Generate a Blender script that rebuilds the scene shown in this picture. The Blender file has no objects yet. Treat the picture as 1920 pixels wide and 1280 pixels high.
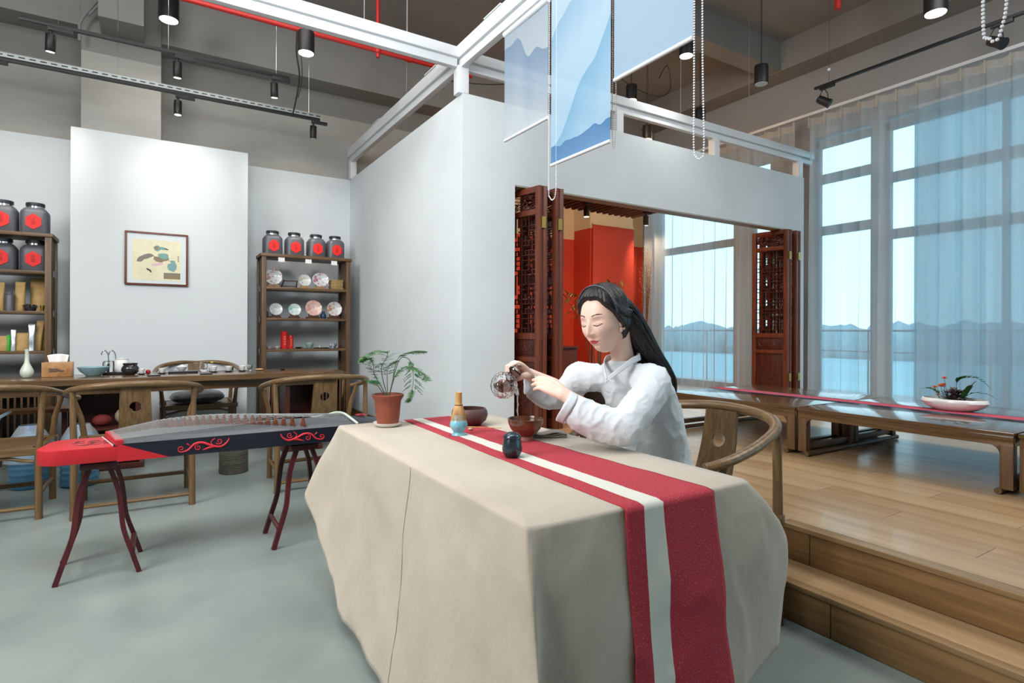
import bpy, bmesh, math, random
from math import pi, sin, cos, radians, sqrt, atan2
from mathutils import Vector, Matrix, noise
C = bpy.context.scene.collection
SC = bpy.context.scene

# ------------------------------------------------------------------ camera, light, exposure
cam_d = bpy.data.cameras.new('camera'); cam = bpy.data.objects.new('camera', cam_d); C.objects.link(cam)
cam_d.sensor_width = 36; cam_d.lens = 1068.8 / 1920 * 36; cam_d.shift_y = -0.01099; cam_d.clip_start = 0.05
YAW, PIT, ROL = radians(31.928), radians(.0434), radians(.211)
_fw = Vector((sin(YAW) * cos(PIT), cos(YAW) * cos(PIT), sin(PIT)))
_r = _fw.cross(Vector((0, 0, 1))).normalized(); _u = _r.cross(_fw)
_r2 = _r * cos(ROL) + _u * sin(ROL); _u2 = _u * cos(ROL) - _r * sin(ROL)
cam.matrix_world = Matrix(((_r2.x, _u2.x, -_fw.x, 0), (_r2.y, _u2.y, -_fw.y, 0), (_r2.z, _u2.z, -_fw.z, 1.2), (0, 0, 0, 1)))
SC.camera = cam
SC.view_settings.view_transform = 'Standard'; SC.view_settings.look = 'None'
SC.view_settings.gamma = 1; SC.view_settings.exposure = 0.0; SC.view_settings.use_curve_mapping = False
SC.cycles.use_denoising = True; SC.cycles.max_bounces = 9; SC.cycles.diffuse_bounces = 4
SC.cycles.transparent_max_bounces = 24; SC.cycles.sample_clamp_indirect = 4.0
SC.cycles.caustics_reflective = False; SC.cycles.caustics_refractive = False

SKY = 3.5
w = bpy.data.worlds.new('world'); SC.world = w; w.use_nodes = True
nt = w.node_tree; nt.nodes.clear()
tc = nt.nodes.new('ShaderNodeTexCoord'); sp = nt.nodes.new('ShaderNodeSeparateXYZ'); nt.links.new(tc.outputs['Generated'], sp.inputs[0])
rp = nt.nodes.new('ShaderNodeValToRGB'); nt.links.new(sp.outputs['Z'], rp.inputs[0])
rp.color_ramp.elements[0].position = 0.0; rp.color_ramp.elements[0].color = (.60, .84, .92, 1)
rp.color_ramp.elements[1].position = 0.55; rp.color_ramp.elements[1].color = (.52, .78, .95, 1)
bg = nt.nodes.new('ShaderNodeBackground'); bg.inputs[1].default_value = SKY; nt.links.new(rp.outputs[0], bg.inputs[0])
wo = nt.nodes.new('ShaderNodeOutputWorld'); nt.links.new(bg.outputs[0], wo.inputs[0])

def spot(name, loc, target, watts, angle, blend=.6, col=(1, .93, .84), size=.04):
    d = bpy.data.lights.new(name, 'SPOT'); d.energy = watts; d.spot_size = radians(angle); d.spot_blend = blend
    d.color = col; d.shadow_soft_size = size
    o = bpy.data.objects.new(name, d); C.objects.link(o); o.location = loc
    o.rotation_euler = (Vector(target) - Vector(loc)).to_track_quat('-Z', 'Y').to_euler(); return o
def area(name, loc, target, watts, sx, sy, col=(1, 1, 1)):
    d = bpy.data.lights.new(name, 'AREA'); d.energy = watts; d.shape = 'RECTANGLE'; d.size = sx; d.size_y = sy; d.color = col
    o = bpy.data.objects.new(name, d); C.objects.link(o); o.location = loc
    o.rotation_euler = (Vector(target) - Vector(loc)).to_track_quat('-Z', 'Y').to_euler(); return o
# sky portals at the glass wall
for nm, y0, y1, z0, z1 in (('portal_near', -3.5, 4.2, .35, 3.9), ('portal_far', 4.4, 7.3, .35, 3.4)):
    p = area(nm, (7.62, (y0 + y1) / 2, (z0 + z1) / 2), (0, (y0 + y1) / 2, (z0 + z1) / 2), 1, y1 - y0, z1 - z0)
    p.data.cycles.is_portal = True
# unseen area lights added as soft fill for the hall and platform
WARM = (1, .86, .70); NEUT = (1, .95, .88)
area('fill_light_left', (-3.6, 1.6, 3.9), (.6, 2.6, .8), 335, 2.4, 3.2, (1, .97, .94))
area('fill_light_centre', (1.0, 1.2, 4.6), (1.0, 1.5, 0), 40, 2.2, 1.6, (.86, .96, 1))
area('fill_light_back', (0.2, 4.3, 4.75), (0.2, 4.6, 0), 70, 2.6, 1.6, NEUT)
area('fill_light_front', (.0, 1.8, 3.35), (.6, 7.5, 1.2), 85, 1.8, 1.0, (.95, .98, 1))
area('fill_light_platform', (4.6, .6, 4.5), (4.6, .9, 0), 120, 2.2, 3.0, (.98, .96, .93))

# ------------------------------------------------------------------ helpers
def rgb(r, g, b):
    f = lambda c: ((c / 255 + .055) / 1.055) ** 2.4 if c > 10 else c / 255 / 12.92
    return (f(r), f(g), f(b))
_mats = {}
def mat(name, col, rough=.5, metal=0.0, col2=None, nscale=(4, 4, 4), ndetail=4, bump=0.0, bscale=None, nlo=.35, nhi=.65,
        spec=.5, trans=0.0, alpha=1.0, emit=0.0, emit_col=None, coat=0.0, ior=1.45, sss=0.0, rvar=0.0, sheen=0.0, geo=False):
    if name in _mats: return _mats[name]
    m = bpy.data.materials.new(name); m.use_nodes = True; nt = m.node_tree; b = nt.nodes['Principled BSDF']
    I = b.inputs
    I['Base Color'].default_value = (*col, 1); I['Roughness'].default_value = rough; I['Metallic'].default_value = metal
    I['Specular IOR Level'].default_value = spec; I['Transmission Weight'].default_value = trans; I['Alpha'].default_value = alpha
    I['Coat Weight'].default_value = coat; I['IOR'].default_value = ior; I['Sheen Weight'].default_value = sheen
    if sss: I['Subsurface Weight'].default_value = sss; I['Subsurface Radius'].default_value = (.012, .004, .002)
    if emit: I['Emission Color'].default_value = (*(emit_col or col), 1); I['Emission Strength'].default_value = emit
    if col2 is not None or bump or rvar:
        tc = nt.nodes.new('ShaderNodeTexCoord'); mp = nt.nodes.new('ShaderNodeMapping'); mp.inputs['Scale'].default_value = nscale
        if geo:
            g = nt.nodes.new('ShaderNodeNewGeometry'); nt.links.new(g.outputs['Position'], mp.inputs[0])
        else: nt.links.new(tc.outputs['Object'], mp.inputs[0])
        nz = nt.nodes.new('ShaderNodeTexNoise'); nz.inputs['Scale'].default_value = 1; nz.inputs['Detail'].default_value = ndetail
        nz.inputs['Roughness'].default_value = .6
        nt.links.new(mp.outputs[0], nz.inputs['Vector'])
        if col2 is not None:
            r = nt.nodes.new('ShaderNodeValToRGB'); r.color_ramp.elements[0].position = nlo; r.color_ramp.elements[1].position = nhi
            r.color_ramp.elements[0].color = (*col, 1); r.color_ramp.elements[1].color = (*col2, 1)
            nt.links.new(nz.outputs['Fac'], r.inputs[0]); nt.links.new(r.outputs[0], I['Base Color'])
        if rvar:
            mr = nt.nodes.new('ShaderNodeMapRange'); mr.inputs['To Min'].default_value = rough - rvar; mr.inputs['To Max'].default_value = rough + rvar
            mr.inputs['From Min'].default_value = .3; mr.inputs['From Max'].default_value = .7
            nt.links.new(nz.outputs['Fac'], mr.inputs['Value']); nt.links.new(mr.outputs[0], I['Roughness'])
        if bump:
            n2 = nz
            if bscale:
                mp2 = nt.nodes.new('ShaderNodeMapping'); mp2.inputs['Scale'].default_value = bscale; nt.links.new(mp.inputs[0].links[0].from_socket, mp2.inputs[0])
                n2 = nt.nodes.new('ShaderNodeTexNoise'); n2.inputs['Scale'].default_value = 1; n2.inputs['Detail'].default_value = 3; nt.links.new(mp2.outputs[0], n2.inputs['Vector'])
            bp = nt.nodes.new('ShaderNodeBump'); bp.inputs['Strength'].default_value = bump; bp.inputs['Distance'].default_value = .01
            nt.links.new(n2.outputs['Fac'], bp.inputs['Height']); nt.links.new(bp.outputs[0], I['Normal'])
    _mats[name] = m; return m
def wood(name, c1, c2, axis='z', rough=.42, fine=60, coarse=3, bump=.15, geo=False, coat=0.0):
    s = {'x': (coarse, fine, fine), 'y': (fine, coarse, fine), 'z': (fine, fine, coarse)}[axis]
    return mat(name, c1, rough, col2=c2, nscale=s, ndetail=5, bump=bump, nlo=.3, nhi=.7, geo=geo, coat=coat)

class MB:
    def __init__(s): s.v = []; s.f = []; s.mi = []; s.m = 0; s.uv = None
    def face(s, idx): s.f.append(idx); s.mi.append(s.m)
    def add(s, vs, fs, M=None):
        n = len(s.v)
        s.v += [tuple(M @ Vector(v)) if M else tuple(v) for v in vs]
        for f in fs: s.face([i + n for i in f])
        return s
    def box(s, x0, x1, y0, y1, z0, z1, M=None):
        return s.add([(x0, y0, z0), (x1, y0, z0), (x1, y1, z0), (x0, y1, z0), (x0, y0, z1), (x1, y0, z1), (x1, y1, z1), (x0, y1, z1)],
                     [(0, 3, 2, 1), (4, 5, 6, 7), (0, 1, 5, 4), (1, 2, 6, 5), (2, 3, 7, 6), (3, 0, 4, 7)], M)
    def bar(s, p0, p1, w, h, up=(0, 0, 1), w1=None, h1=None):
        p0 = Vector(p0); p1 = Vector(p1); d = (p1 - p0).normalized(); up = Vector(up)
        sx = d.cross(up)
        if sx.length < 1e-4: sx = d.cross(Vector((1, 0, 0)))
        sx.normalize(); uy = sx.cross(d).normalized(); w1 = w1 or w; h1 = h1 or h; vs = []
        for p, a, b in ((p0, w, h), (p1, w1, h1)):
            for i, j in ((-1, -1), (1, -1), (1, 1), (-1, 1)): vs.append(p + sx * a / 2 * i + uy * b / 2 * j)
        return s.add(vs, [(0, 1, 2, 3), (7, 6, 5, 4), (0, 4, 5, 1), (1, 5, 6, 2), (2, 6, 7, 3), (3, 7, 4, 0)])
    def tube(s, pts, rs, n=8, caps=True, flat=1.0, up=None):
        pts = [Vector(p) for p in pts]
        if not hasattr(rs, '__len__'): rs = [rs] * len(pts)
        T = [(pts[min(i + 1, len(pts) - 1)] - pts[max(i - 1, 0)]).normalized() for i in range(len(pts))]
        a = Vector(up) if up else (Vector((0, 0, 1)) if abs(T[0].z) < .9 else Vector((1, 0, 0)))
        b0 = len(s.v); nn = (a - T[0] * a.dot(T[0])).normalized()
        for i, p in enumerate(pts):
            nn = (nn - T[i] * nn.dot(T[i]))
            nn = nn.normalized() if nn.length > 1e-6 else Vector((1, 0, 0))
            bb = T[i].cross(nn)
            for k in range(n):
                t = 2 * pi * k / n; s.v.append(tuple(p + (nn * cos(t) * flat + bb * sin(t)) * rs[i]))
        for i in range(len(pts) - 1):
            for k in range(n):
                k2 = (k + 1) % n; s.face([b0 + i * n + k, b0 + i * n + k2, b0 + (i + 1) * n + k2, b0 + (i + 1) * n + k])
        if caps:
            s.face([b0 + k for k in range(n)][::-1]); e = b0 + (len(pts) - 1) * n; s.face([e + k for k in range(n)])
        return s
    def lathe(s, prof, c=(0, 0, 0), n=24, sx=1, sy=1, M=None, fn=None):
        b0 = len(s.v); vs = []; fs = []
        for r, z in prof:
            for k in range(n):
                t = 2 * pi * k / n; rr = r * (fn(t, z) if fn else 1)
                vs.append((c[0] + rr * cos(t) * sx, c[1] + rr * sin(t) * sy, c[2] + z))
        for i in range(len(prof) - 1):
            for k in range(n):
                k2 = (k + 1) % n; fs.append((i * n + k, i * n + k2, (i + 1) * n + k2, (i + 1) * n + k))
        if prof[0][0] > 1e-5: fs.append(tuple(range(n))[::-1])
        if prof[-1][0] > 1e-5: fs.append(tuple((len(prof) - 1) * n + k for k in range(n)))
        return s.add(vs, fs, M)
    def prism(s, poly, h0, h1, M=None):
        n = len(poly); vs = [(x, y, h0) for x, y in poly] + [(x, y, h1) for x, y in poly]
        fs = [tuple(range(n))[::-1], tuple(range(n, 2 * n))] + [(i, (i + 1) % n, n + (i + 1) % n, n + i) for i in range(n)]
        return s.add(vs, fs, M)
    def ball(s, c, r, n=12, m=8, sc=(1, 1, 1)):
        pr = [(max(1e-6, r * sin(pi * i / m)), -r * cos(pi * i / m)) for i in range(m + 1)]
        pr = [(a, b * sc[2]) for a, b in pr]
        return s.lathe([(a * 1.0, b) for a, b in pr], c, n, sc[0], sc[1])
    def grid(s, fn, nu, nv, closed=False):
        b0 = len(s.v)
        for i in range(nu + (0 if closed else 1)):
            for j in range(nv + 1): s.v.append(tuple(fn(i / nu, j / nv)))
        N = nu if closed else nu + 1
        for i in range(nu):
            for j in range(nv):
                a = b0 + i * (nv + 1) + j; b = b0 + ((i + 1) % N) * (nv + 1) + j
                s.face([a, b, b + 1, a + 1])
        return s
    def build(s, name, m, parent=None, bevel=0.0, smooth=True, ang=40, solid=0.0, **tags):
        me = bpy.data.meshes.new(name); me.from_pydata(s.v, [], s.f); me.validate(verbose=False)
        ms = m if isinstance(m, (list, tuple)) else [m]
        for q in ms: me.materials.append(q)
        if len(ms) > 1 and len(me.polygons) == len(s.mi): me.polygons.foreach_set('material_index', s.mi)
        bm = bmesh.new(); bm.from_mesh(me); bmesh.ops.remove_doubles(bm, verts=bm.verts, dist=1e-6)
        bmesh.ops.recalc_face_normals(bm, faces=bm.faces)
        if bevel:
            es = [e for e in bm.edges if len(e.link_faces) == 2 and e.calc_face_angle(0) > .7]
            bmesh.ops.bevel(bm, geom=es, offset=bevel, segments=2, affect='EDGES', profile=.6)
        bm.to_mesh(me); bm.free()
        if smooth: me.shade_smooth(); me.set_sharp_from_angle(angle=radians(ang))
        o = bpy.data.objects.new(name, me); C.objects.link(o); o.parent = parent
        if solid:
            md = o.modifiers.new('solid', 'SOLIDIFY'); md.thickness = solid; md.offset = 0
        for k, v in tags.items(): o[k] = v
        return o
def thing(name, label, cat, loc=(0, 0, 0), rz=0, group=None):
    o = bpy.data.objects.new(name, None); C.objects.link(o); o.location = loc; o.rotation_euler = (0, 0, rz)
    o.empty_display_size = .1
    o['label'] = label; o['category'] = cat
    if group: o['group'] = group
    return o
def tag(o, label, cat, group=None):
    o['label'] = label; o['category'] = cat
    if group: o['group'] = group
    return o
def setting(name, loc=(0, 0, 0)):
    o = bpy.data.objects.new(name, None); C.objects.link(o); o.location = loc; o['kind'] = 'structure'; return o
def dup(root, loc, rz=0, label=None, group=None, scale=None):
    r = root.copy(); C.objects.link(r); r.location = loc; r.rotation_euler = (0, 0, rz)
    if scale: r.scale = scale
    if label: r['label'] = label
    if group: r['group'] = group
    kids = [o for o in bpy.data.objects if o.parent == root]
    for ch in kids:
        c = ch.copy(); C.objects.link(c); c.parent = r
        for g in [o for o in bpy.data.objects if o.parent == ch]:
            d = g.copy(); C.objects.link(d); d.parent = c
    return r
def arcpts(c, r, a0, a1, n, z=0): return [(c[0] + r * cos(a0 + (a1 - a0) * i / n), c[1] + r * sin(a0 + (a1 - a0) * i / n), z) for i in range(n + 1)]
def catmull(P, n=8):
    P = [Vector(p) for p in P]; out = []
    for i in range(len(P) - 1):
        p0 = P[max(i - 1, 0)]; p1 = P[i]; p2 = P[i + 1]; p3 = P[min(i + 2, len(P) - 1)]
        for k in range(n):
            t = k / n; out.append(.5 * ((2 * p1) + (p2 - p0) * t + (2 * p0 - 5 * p1 + 4 * p2 - p3) * t * t + (3 * p1 - p0 - 3 * p2 + p3) * t ** 3))
    out.append(P[-1]); return out

# ------------------------------------------------------------------ materials
M_wall = mat('white_wall_paint', rgb(206, 213, 217), .75, col2=rgb(199, 206, 210), nscale=(1.2, 1.2, 1.2), geo=True)
M_panel = mat('display_panel_paint', rgb(204, 210, 213), .6)
M_white = mat('white_metal_paint', rgb(214, 218, 222), .45)
M_black = mat('black_metal', rgb(22, 22, 24), .45)
M_dark = mat('dark_plastic', rgb(30, 30, 33), .5)
M_brass = mat('brass', rgb(196, 168, 96), .35, 1.0)
M_chrome = mat('chrome', rgb(205, 208, 210), .15, 1.0)
M_ceil = mat('dark_ceiling_paint', rgb(142, 140, 137), .85, col2=rgb(130, 128, 125), nscale=(.8, .8, .8), geo=True)
M_soffit = M_ceil
M_red = mat('red_pipe_paint', rgb(168, 32, 28), .45)
def two_tone(name, zline, low, high, low2):
    m = mat(name, low, .8, col2=low2, nscale=(.9, .9, 2.5), geo=True); nt = m.node_tree
    b = nt.nodes['Principled BSDF']; src = b.inputs['Base Color'].links[0].from_socket
    g = nt.nodes.new('ShaderNodeNewGeometry'); s = nt.nodes.new('ShaderNodeSeparateXYZ'); nt.links.new(g.outputs['Position'], s.inputs[0])
    c = nt.nodes.new('ShaderNodeMath'); c.operation = 'GREATER_THAN'; c.inputs[1].default_value = zline; nt.links.new(s.outputs['Z'], c.inputs[0])
    mx = nt.nodes.new('ShaderNodeMix'); mx.data_type = 'RGBA'; nt.links.new(c.outputs[0], mx.inputs['Factor']); nt.links.new(src, mx.inputs['A'])
    mx.inputs['B'].default_value = (*high, 1); nt.links.new(mx.outputs['Result'], b.inputs['Base Color']); return m
M_back = two_tone('grey_plaster_with_dark_upper_paint', 4.01, rgb(166, 165, 160), rgb(130, 129, 126), rgb(152, 151, 146))
M_floor = mat('polished_concrete', rgb(112, 124, 121), .30, col2=rgb(148, 157, 152), nscale=(1.5, 1.5, 1.5), ndetail=3, nlo=.2, nhi=.82, rvar=.03, geo=True, bump=.03, bscale=(60, 60, 60))
M_plank = [wood('oak_floor_plank_%s' % n, a, b, 'y', .3, 26, 1.1, .05, coat=.15) for n, a, b in (
    ('light', rgb(188, 160, 124), rgb(162, 133, 98)), ('mid', rgb(182, 152, 115), rgb(155, 124, 88)), ('dark', rgb(175, 145, 109), rgb(149, 119, 84)))]
M_riser = wood('sawn_oak_riser', rgb(146, 112, 72), rgb(106, 78, 46), 'y', .5, 30, 1.6, .25)
M_nose = wood('stair_nosing', rgb(150, 122, 86), rgb(122, 96, 64), 'y', .35, 40, 2, .1)
M_walnut = wood('walnut_z', rgb(112, 84, 56), rgb(74, 54, 34), 'z', .38)
M_walnut_x = wood('walnut_x', rgb(112, 84, 56), rgb(74, 54, 34), 'x', .36)
M_walnut_y = wood('walnut_y', rgb(108, 80, 52), rgb(72, 52, 32), 'y', .16, coat=.5, bump=.04)
M_ming = wood('chair_walnut_z', rgb(124, 98, 66), rgb(84, 62, 38), 'z', .34)
M_ming_x = wood('chair_walnut_x', rgb(124, 98, 66), rgb(86, 64, 40), 'x', .3)
M_rose = wood('rosewood', rgb(84, 38, 26), rgb(46, 18, 13), 'z', .38, 50, 3, .2)
M_rose_l = wood('rosewood_light', rgb(118, 60, 38), rgb(74, 32, 20), 'z', .38, 50, 3, .2)
M_redwall = mat('red_wall_paint', rgb(196, 62, 38), .7)
M_redfab = mat('red_fabric', rgb(196, 66, 44), .8, bump=.1, nscale=(300, 300, 300))
M_cream = mat('cream_wall_paint', rgb(214, 186, 148), .7)
def lampmat(name, col, s): return mat(name, col, .4, emit=s, emit_col=col)
M_lw = lampmat('lamp_white_glow', (1, .97, .92), 12); M_lo = lampmat('lamp_warm_glow', (1, .72, .38), 12); M_off = mat('lamp_diffuser_off', rgb(190, 196, 200), .4)

# ------------------------------------------------------------------ the room
def struct(mb, name, m, parent=None, **k):
    o = mb.build(name, m, parent, **k)
    if parent is None: o['kind'] = 'structure'
    return o
struct(MB().box(-6.5, 7.7, -5, 7.8, -.1, 0), 'floor', M_floor)
struct(MB().box(-6.5, 7.9, 7.63, 7.8, 0, 5.15), 'wall_back', M_back)
struct(MB().box(-6.5, -.72, 7.6, 7.63, 0, 3.2), 'trim_1', M_wall)
struct(MB().box(.874, 2.18, 7.6, 7.63, 0, 3.2), 'lit_wall_board', M_wall)  # pale board: brightness of the spotlit lower wall put into its colour
struct(MB().box(-.73, .874, 7.1, 7.58, 0, 3.207), 'wall_display_panel', M_panel)
struct(MB().box(-.655, .03, 7.16, 7.63, 3.207, 5.1), 'wall_column', M_back)
struct(MB().box(-.49, -.12, 6.75, 7.16, 4.21, 5.1), 'wall_column_bracket', mat('grey_concrete', rgb(128, 128, 124), .8))
struct(MB().box(-6.6, -6.5, -5, 7.8, 0, 5.15), 'wall_left', M_wall)
wf = MB(); wf.box(-6.5, 4.67, -5.1, -5, 0, 5.15); wf.box(4.67, 7.7, -5.1, -5, 0, .35); wf.box(4.67, 7.7, -5.1, -5, 3.8, 5.15); struct(wf, 'wall_front', M_wall)
struct(MB().box(-6.5, 7.9, -5, 7.8, 5.1, 5.25), 'ceiling', M_ceil)
# concrete beams
struct(MB().box(-6.5, 7.7, 7.27, 7.63, 4.3, 5.1), 'ceiling_beam_back', M_ceil)
struct(MB().box(7.13, 7.6, -5, 7.63, 4.714, 5.1), 'ceiling_beam_window', M_soffit)
struct(MB().box(-6.5, 7.13, 4.61, 4.87, 4.72, 5.1), 'ceiling_beam_middle', M_soffit)
struct(MB().box(3.2, 3.45, -5, 4.61, 4.8, 5.1), 'ceiling_beam_cross', M_soffit)
# window wall
M_pier = mat('window_wall_grey', rgb(150, 150, 150), .8)
struct(MB().box(7.5, 7.7, -5, 7.63, 3.8, 4.72), 'wall_window_upper', M_pier)
struct(MB().box(7.5, 7.7, -5, 7.63, 0, .33), 'wall_window_lower', M_pier)
pier = MB()
for a, b in ((3.49, 3.63), (4.36, 5.0), (5.35, 5.62), (7.2, 7.63), (-.1, .05), (-3.2, -3.05)): pier.box(7.5, 7.7, a, b, .33, 3.8)
struct(pier, 'wall_window_piers', M_pier)
M_frame = mat('window_frame_grey', rgb(128, 140, 148), .5)
def glassmat():
    m = bpy.data.materials.new('window_glass'); m.use_nodes = True; nt = m.node_tree; nt.nodes.clear()
    o = nt.nodes.new('ShaderNodeOutputMaterial'); t = nt.nodes.new('ShaderNodeBsdfTransparent'); t.inputs[0].default_value = (.84, .91, .93, 1)
    g = nt.nodes.new('ShaderNodeBsdfGlossy'); g.inputs['Roughness'].default_value = .03; f = nt.nodes.new('ShaderNodeFresnel'); f.inputs[0].default_value = 1.35
    x = nt.nodes.new('ShaderNodeMixShader'); nt.links.new(f.outputs[0], x.inputs[0]); nt.links.new(t.outputs[0], x.inputs[1]); nt.links.new(g.outputs[0], x.inputs[2])
    nt.links.new(x.outputs[0], o.inputs[0]); return m
M_glass = glassmat()
WN = [(.05, 3.49, (2.39, 3.08)), (3.63, 4.36, (2.55, 3.24)), (5.0, 5.35, (2.56, )), (5.62, 7.2, (2.58, )), (-3.05, -.1, (2.39, 3.08)), (-5.0, -3.2, (2.39, 3.08))]
for i, (y0, y1, rails) in enumerate(WN):
    W = setting('window_%d' % (i + 1), (7.55, 0, 0))
    f = MB()
    for a, b in ((y0, y0 + .04), (y1 - .04, y1)): f.box(0, .08, a, b, .33, 3.75)
    f.box(0, .08, y0, y1, .33, .4); f.box(0, .08, y0, y1, 3.66, 3.75)
    for z in rails: f.box(-.01, .09, y0, y1, z - .055, z + .055)
    if y1 - y0 > 2.5:
        for k in (1, 2): yy = y0 + (y1 - y0) * k / 3; f.box(0, .08, yy - .025, yy + .025, .33, 3.75)
    f.build('window_frame', M_frame, W)
    zs = [.4] + list(rails) + [3.68]
    for a, b in zip(zs[:-1], zs[1:]): MB().box(.035, .043, y0 + .03, y1 - .03, a, b).build('pane', M_glass, W)
W = setting('window_7', (0, -5.05, 0)); f = MB()  # unseen window added to let bluish daylight onto the partition front
for x in (4.67, 6.14, 7.55): f.box(x, x + .06, -.04, .04, .35, 3.8)
for z in (.35, 2.39, 3.08, 3.74): f.box(4.67, 7.6, -.04, .04, z, z + .07)
f.build('window_frame', M_frame, W); MB().box(4.7, 7.55, -.004, .004, .4, 3.75).build('pane', M_glass, W)
p = area('portal_front', (6.1, -5.12, 2.07), (6.1, 0, 2.07), 1, 2.9, 3.4); p.data.cycles.is_portal = True
# balcony rail, and land outside with haze mixed into its colours
rail = thing('balcony_railing', 'thin pale metal railing outside behind the glass wall', 'railing', (9.2, 0, 0))
MB().tube([(0, -6, 1.22), (0, 12, 1.22)], .018, 8).build('handrail', M_frame, rail)
MB().tube([(0, -6, .9), (0, 12, .9)], .01, 6).build('lower_rail', M_frame, rail)
for k in range(13): MB().tube([(0, -6 + 1.5 * k, .2), (0, -6 + 1.5 * k, 1.22)], .014, 6).build('post', M_frame, rail)
struct(MB().box(7.7, 9.5, -8, 14, .1, .25), 'floor_balcony', mat('balcony_concrete', rgb(140, 160, 165), .7))
struct(MB().box(9.5, 160, -90, 140, -4.2, -4), 'ground', mat('haze_tinted_field', rgb(132, 176, 184), .9, col2=rgb(120, 164, 172), nscale=(.05, .05, .05), geo=True))
M_tree = mat('haze_tinted_leaves', rgb(118, 150, 158), .9, col2=rgb(128, 160, 166), nscale=(.6, .6, .6), geo=True)
m = MB(); random.seed(5)
for k in range(150):
    y = -70 + k * 1.9; s_ = 2.0 + 1.6 * (noise.noise((k * .13, 0, 0)) + .3) + .9 * noise.noise((k * .7, 3, 0)); c = Vector((118 + 5 * noise.noise((k * .9, 1, 1)), y, -4 + s_ * .8)); b0 = len(m.v)
    m.ball(tuple(c), 2.2 + s_ * .5, 9, 6, (1, 1, 1.3))
    for i in range(b0, len(m.v)): v = Vector(m.v[i]); m.v[i] = tuple(v + (v - c) * .2 * noise.noise(v * .7))
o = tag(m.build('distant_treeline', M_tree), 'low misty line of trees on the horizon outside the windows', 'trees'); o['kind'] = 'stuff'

# partition: side wall, front wall with the wide opening
struct(MB().box(2.18, 2.30, 4.42, 7.6, 0, 3.2), 'wall_side', M_wall)
fw_ = MB(); fw_.box(2.18, 2.705, 4.3, 4.42, 0, 3.205); fw_.box(2.705, 6.95, 4.3, 4.42, 2.50, 3.205); fw_.box(6.95, 7.158, 4.3, 4.42, .32, 3.205)
struct(fw_, 'wall_partition', M_wall)
struct(MB().box(2.705, 6.95, 4.295, 4.425, 2.485, 2.50), 'trim_3', mat('opening_edge_strip', rgb(150, 146, 138), .5))
bb = struct(MB().box(2.16, 2.18, 4.28, 7.6, 0, .175), 'baseboard_side', wood('baseboard_oak', rgb(176, 118, 66), rgb(150, 96, 50), 'y', .4))
struct(MB().box(2.155, 2.182, 4.28, 7.6, .175, .185), 'trim_4', mat('baseboard_cap', rgb(104, 96, 88), .5))

# platform and steps
plat = setting('floor_platform')
MB().box(2.49, 7.5, -4.5, 7.63, 0, .300).build('platform_base', M_riser, plat)
random.seed(11)
x = 2.53; W_ = .19; row = 0; std = None
while x < 7.5:
    w_ = min(W_, 7.5 - x); y = -4.5 + (row * .43) % 1.25 - 1.25
    while y < 7.63:
        a, b = max(y, -1.6), min(y + 1.25, 7.63)
        if b - a > .02 and (b > -1.6):
            o = MB().box(-w_ / 2 + .0008, w_ / 2 - .0008, -(b - a) / 2 + .001, (b - a) / 2 - .001, 0, .02).build('plank', random.choice(M_plank), plat)
            o.location = (x + w_ / 2, (a + b) / 2, .300)
        y += 1.25
    x += W_; row += 1
MB().box(2.53, 7.5, -4.5, -1.6, .3, .32).build('plank', M_plank[0], plat)
def boards(name, x0, x1, z0, z1, step, off, m, parent, y1=4.3):
    y = -3.6 + off
    while y < y1:
        e = min(y + step, y1); MB().box(x0, x1, y + .0015, e - .0015, z0, z1).build(name, m, parent, bevel=.002); y = e
boards('riser_board', 2.467, 2.49, .160, .300, 1.22, .17 + .0, M_riser, plat)
boards('nosing', 2.458, 2.53, .300, .321, 2.4, .38, M_nose, plat)
st = setting('floor_step')
MB().box(2.26, 2.467, -3.6, 4.28, 0, .14).build('step_base', M_riser, st)
boards('riser_board', 2.236, 2.258, .002, .142, 1.22, -.05, M_riser, st)
boards('tread_board', 2.275, 2.466, .141, .160, 1.8, .3, M_plank[1], st)
boards('nosing', 2.228, 2.275, .141, .1615, 2.4, .6, M_nose, st)

# ------------------------------------------------------------------ white steel frame above the partition
def beam_x(x0, x1, y, z0=3.42, z1=3.575): 
    m = MB(); m.box(x0, x1, y - .05, y + .05, z0 + .07, z1); m.box(x0, x1, y - .02, y + .035, z0, z0 + .07); return m
fr = setting('trim_5')
beam_x(-3.5, 2.14, 4.34).build('beam', M_white, fr, bevel=.004)
beam_x(2.22, 7.42, 4.36).build('beam', M_white, fr, bevel=.004)
m = MB(); m.box(2.14, 2.24, -2.5, 7.6, 3.49, 3.6); m.box(2.165, 2.22, -2.5, 7.6, 3.42, 3.49); m.build('beam', M_white, fr, bevel=.004)
m = MB()
for y in (6.3, 4.75, 3.6): m.box(2.13, 2.25, y, y + .25, 3.598, 3.606)
m.build('beam_splice_plate', M_white, fr)
for x, y, wd in ((2.14, 4.3, .1), (3.93, 4.32, .09), (5.42, 4.32, .09), (7.08, 4.32, .09), (2.16, 7.5, .08)):
    MB().box(x, x + wd, y, y + .09, 3.2, 3.43).build('post', M_white, fr, bevel=.003)

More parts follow.
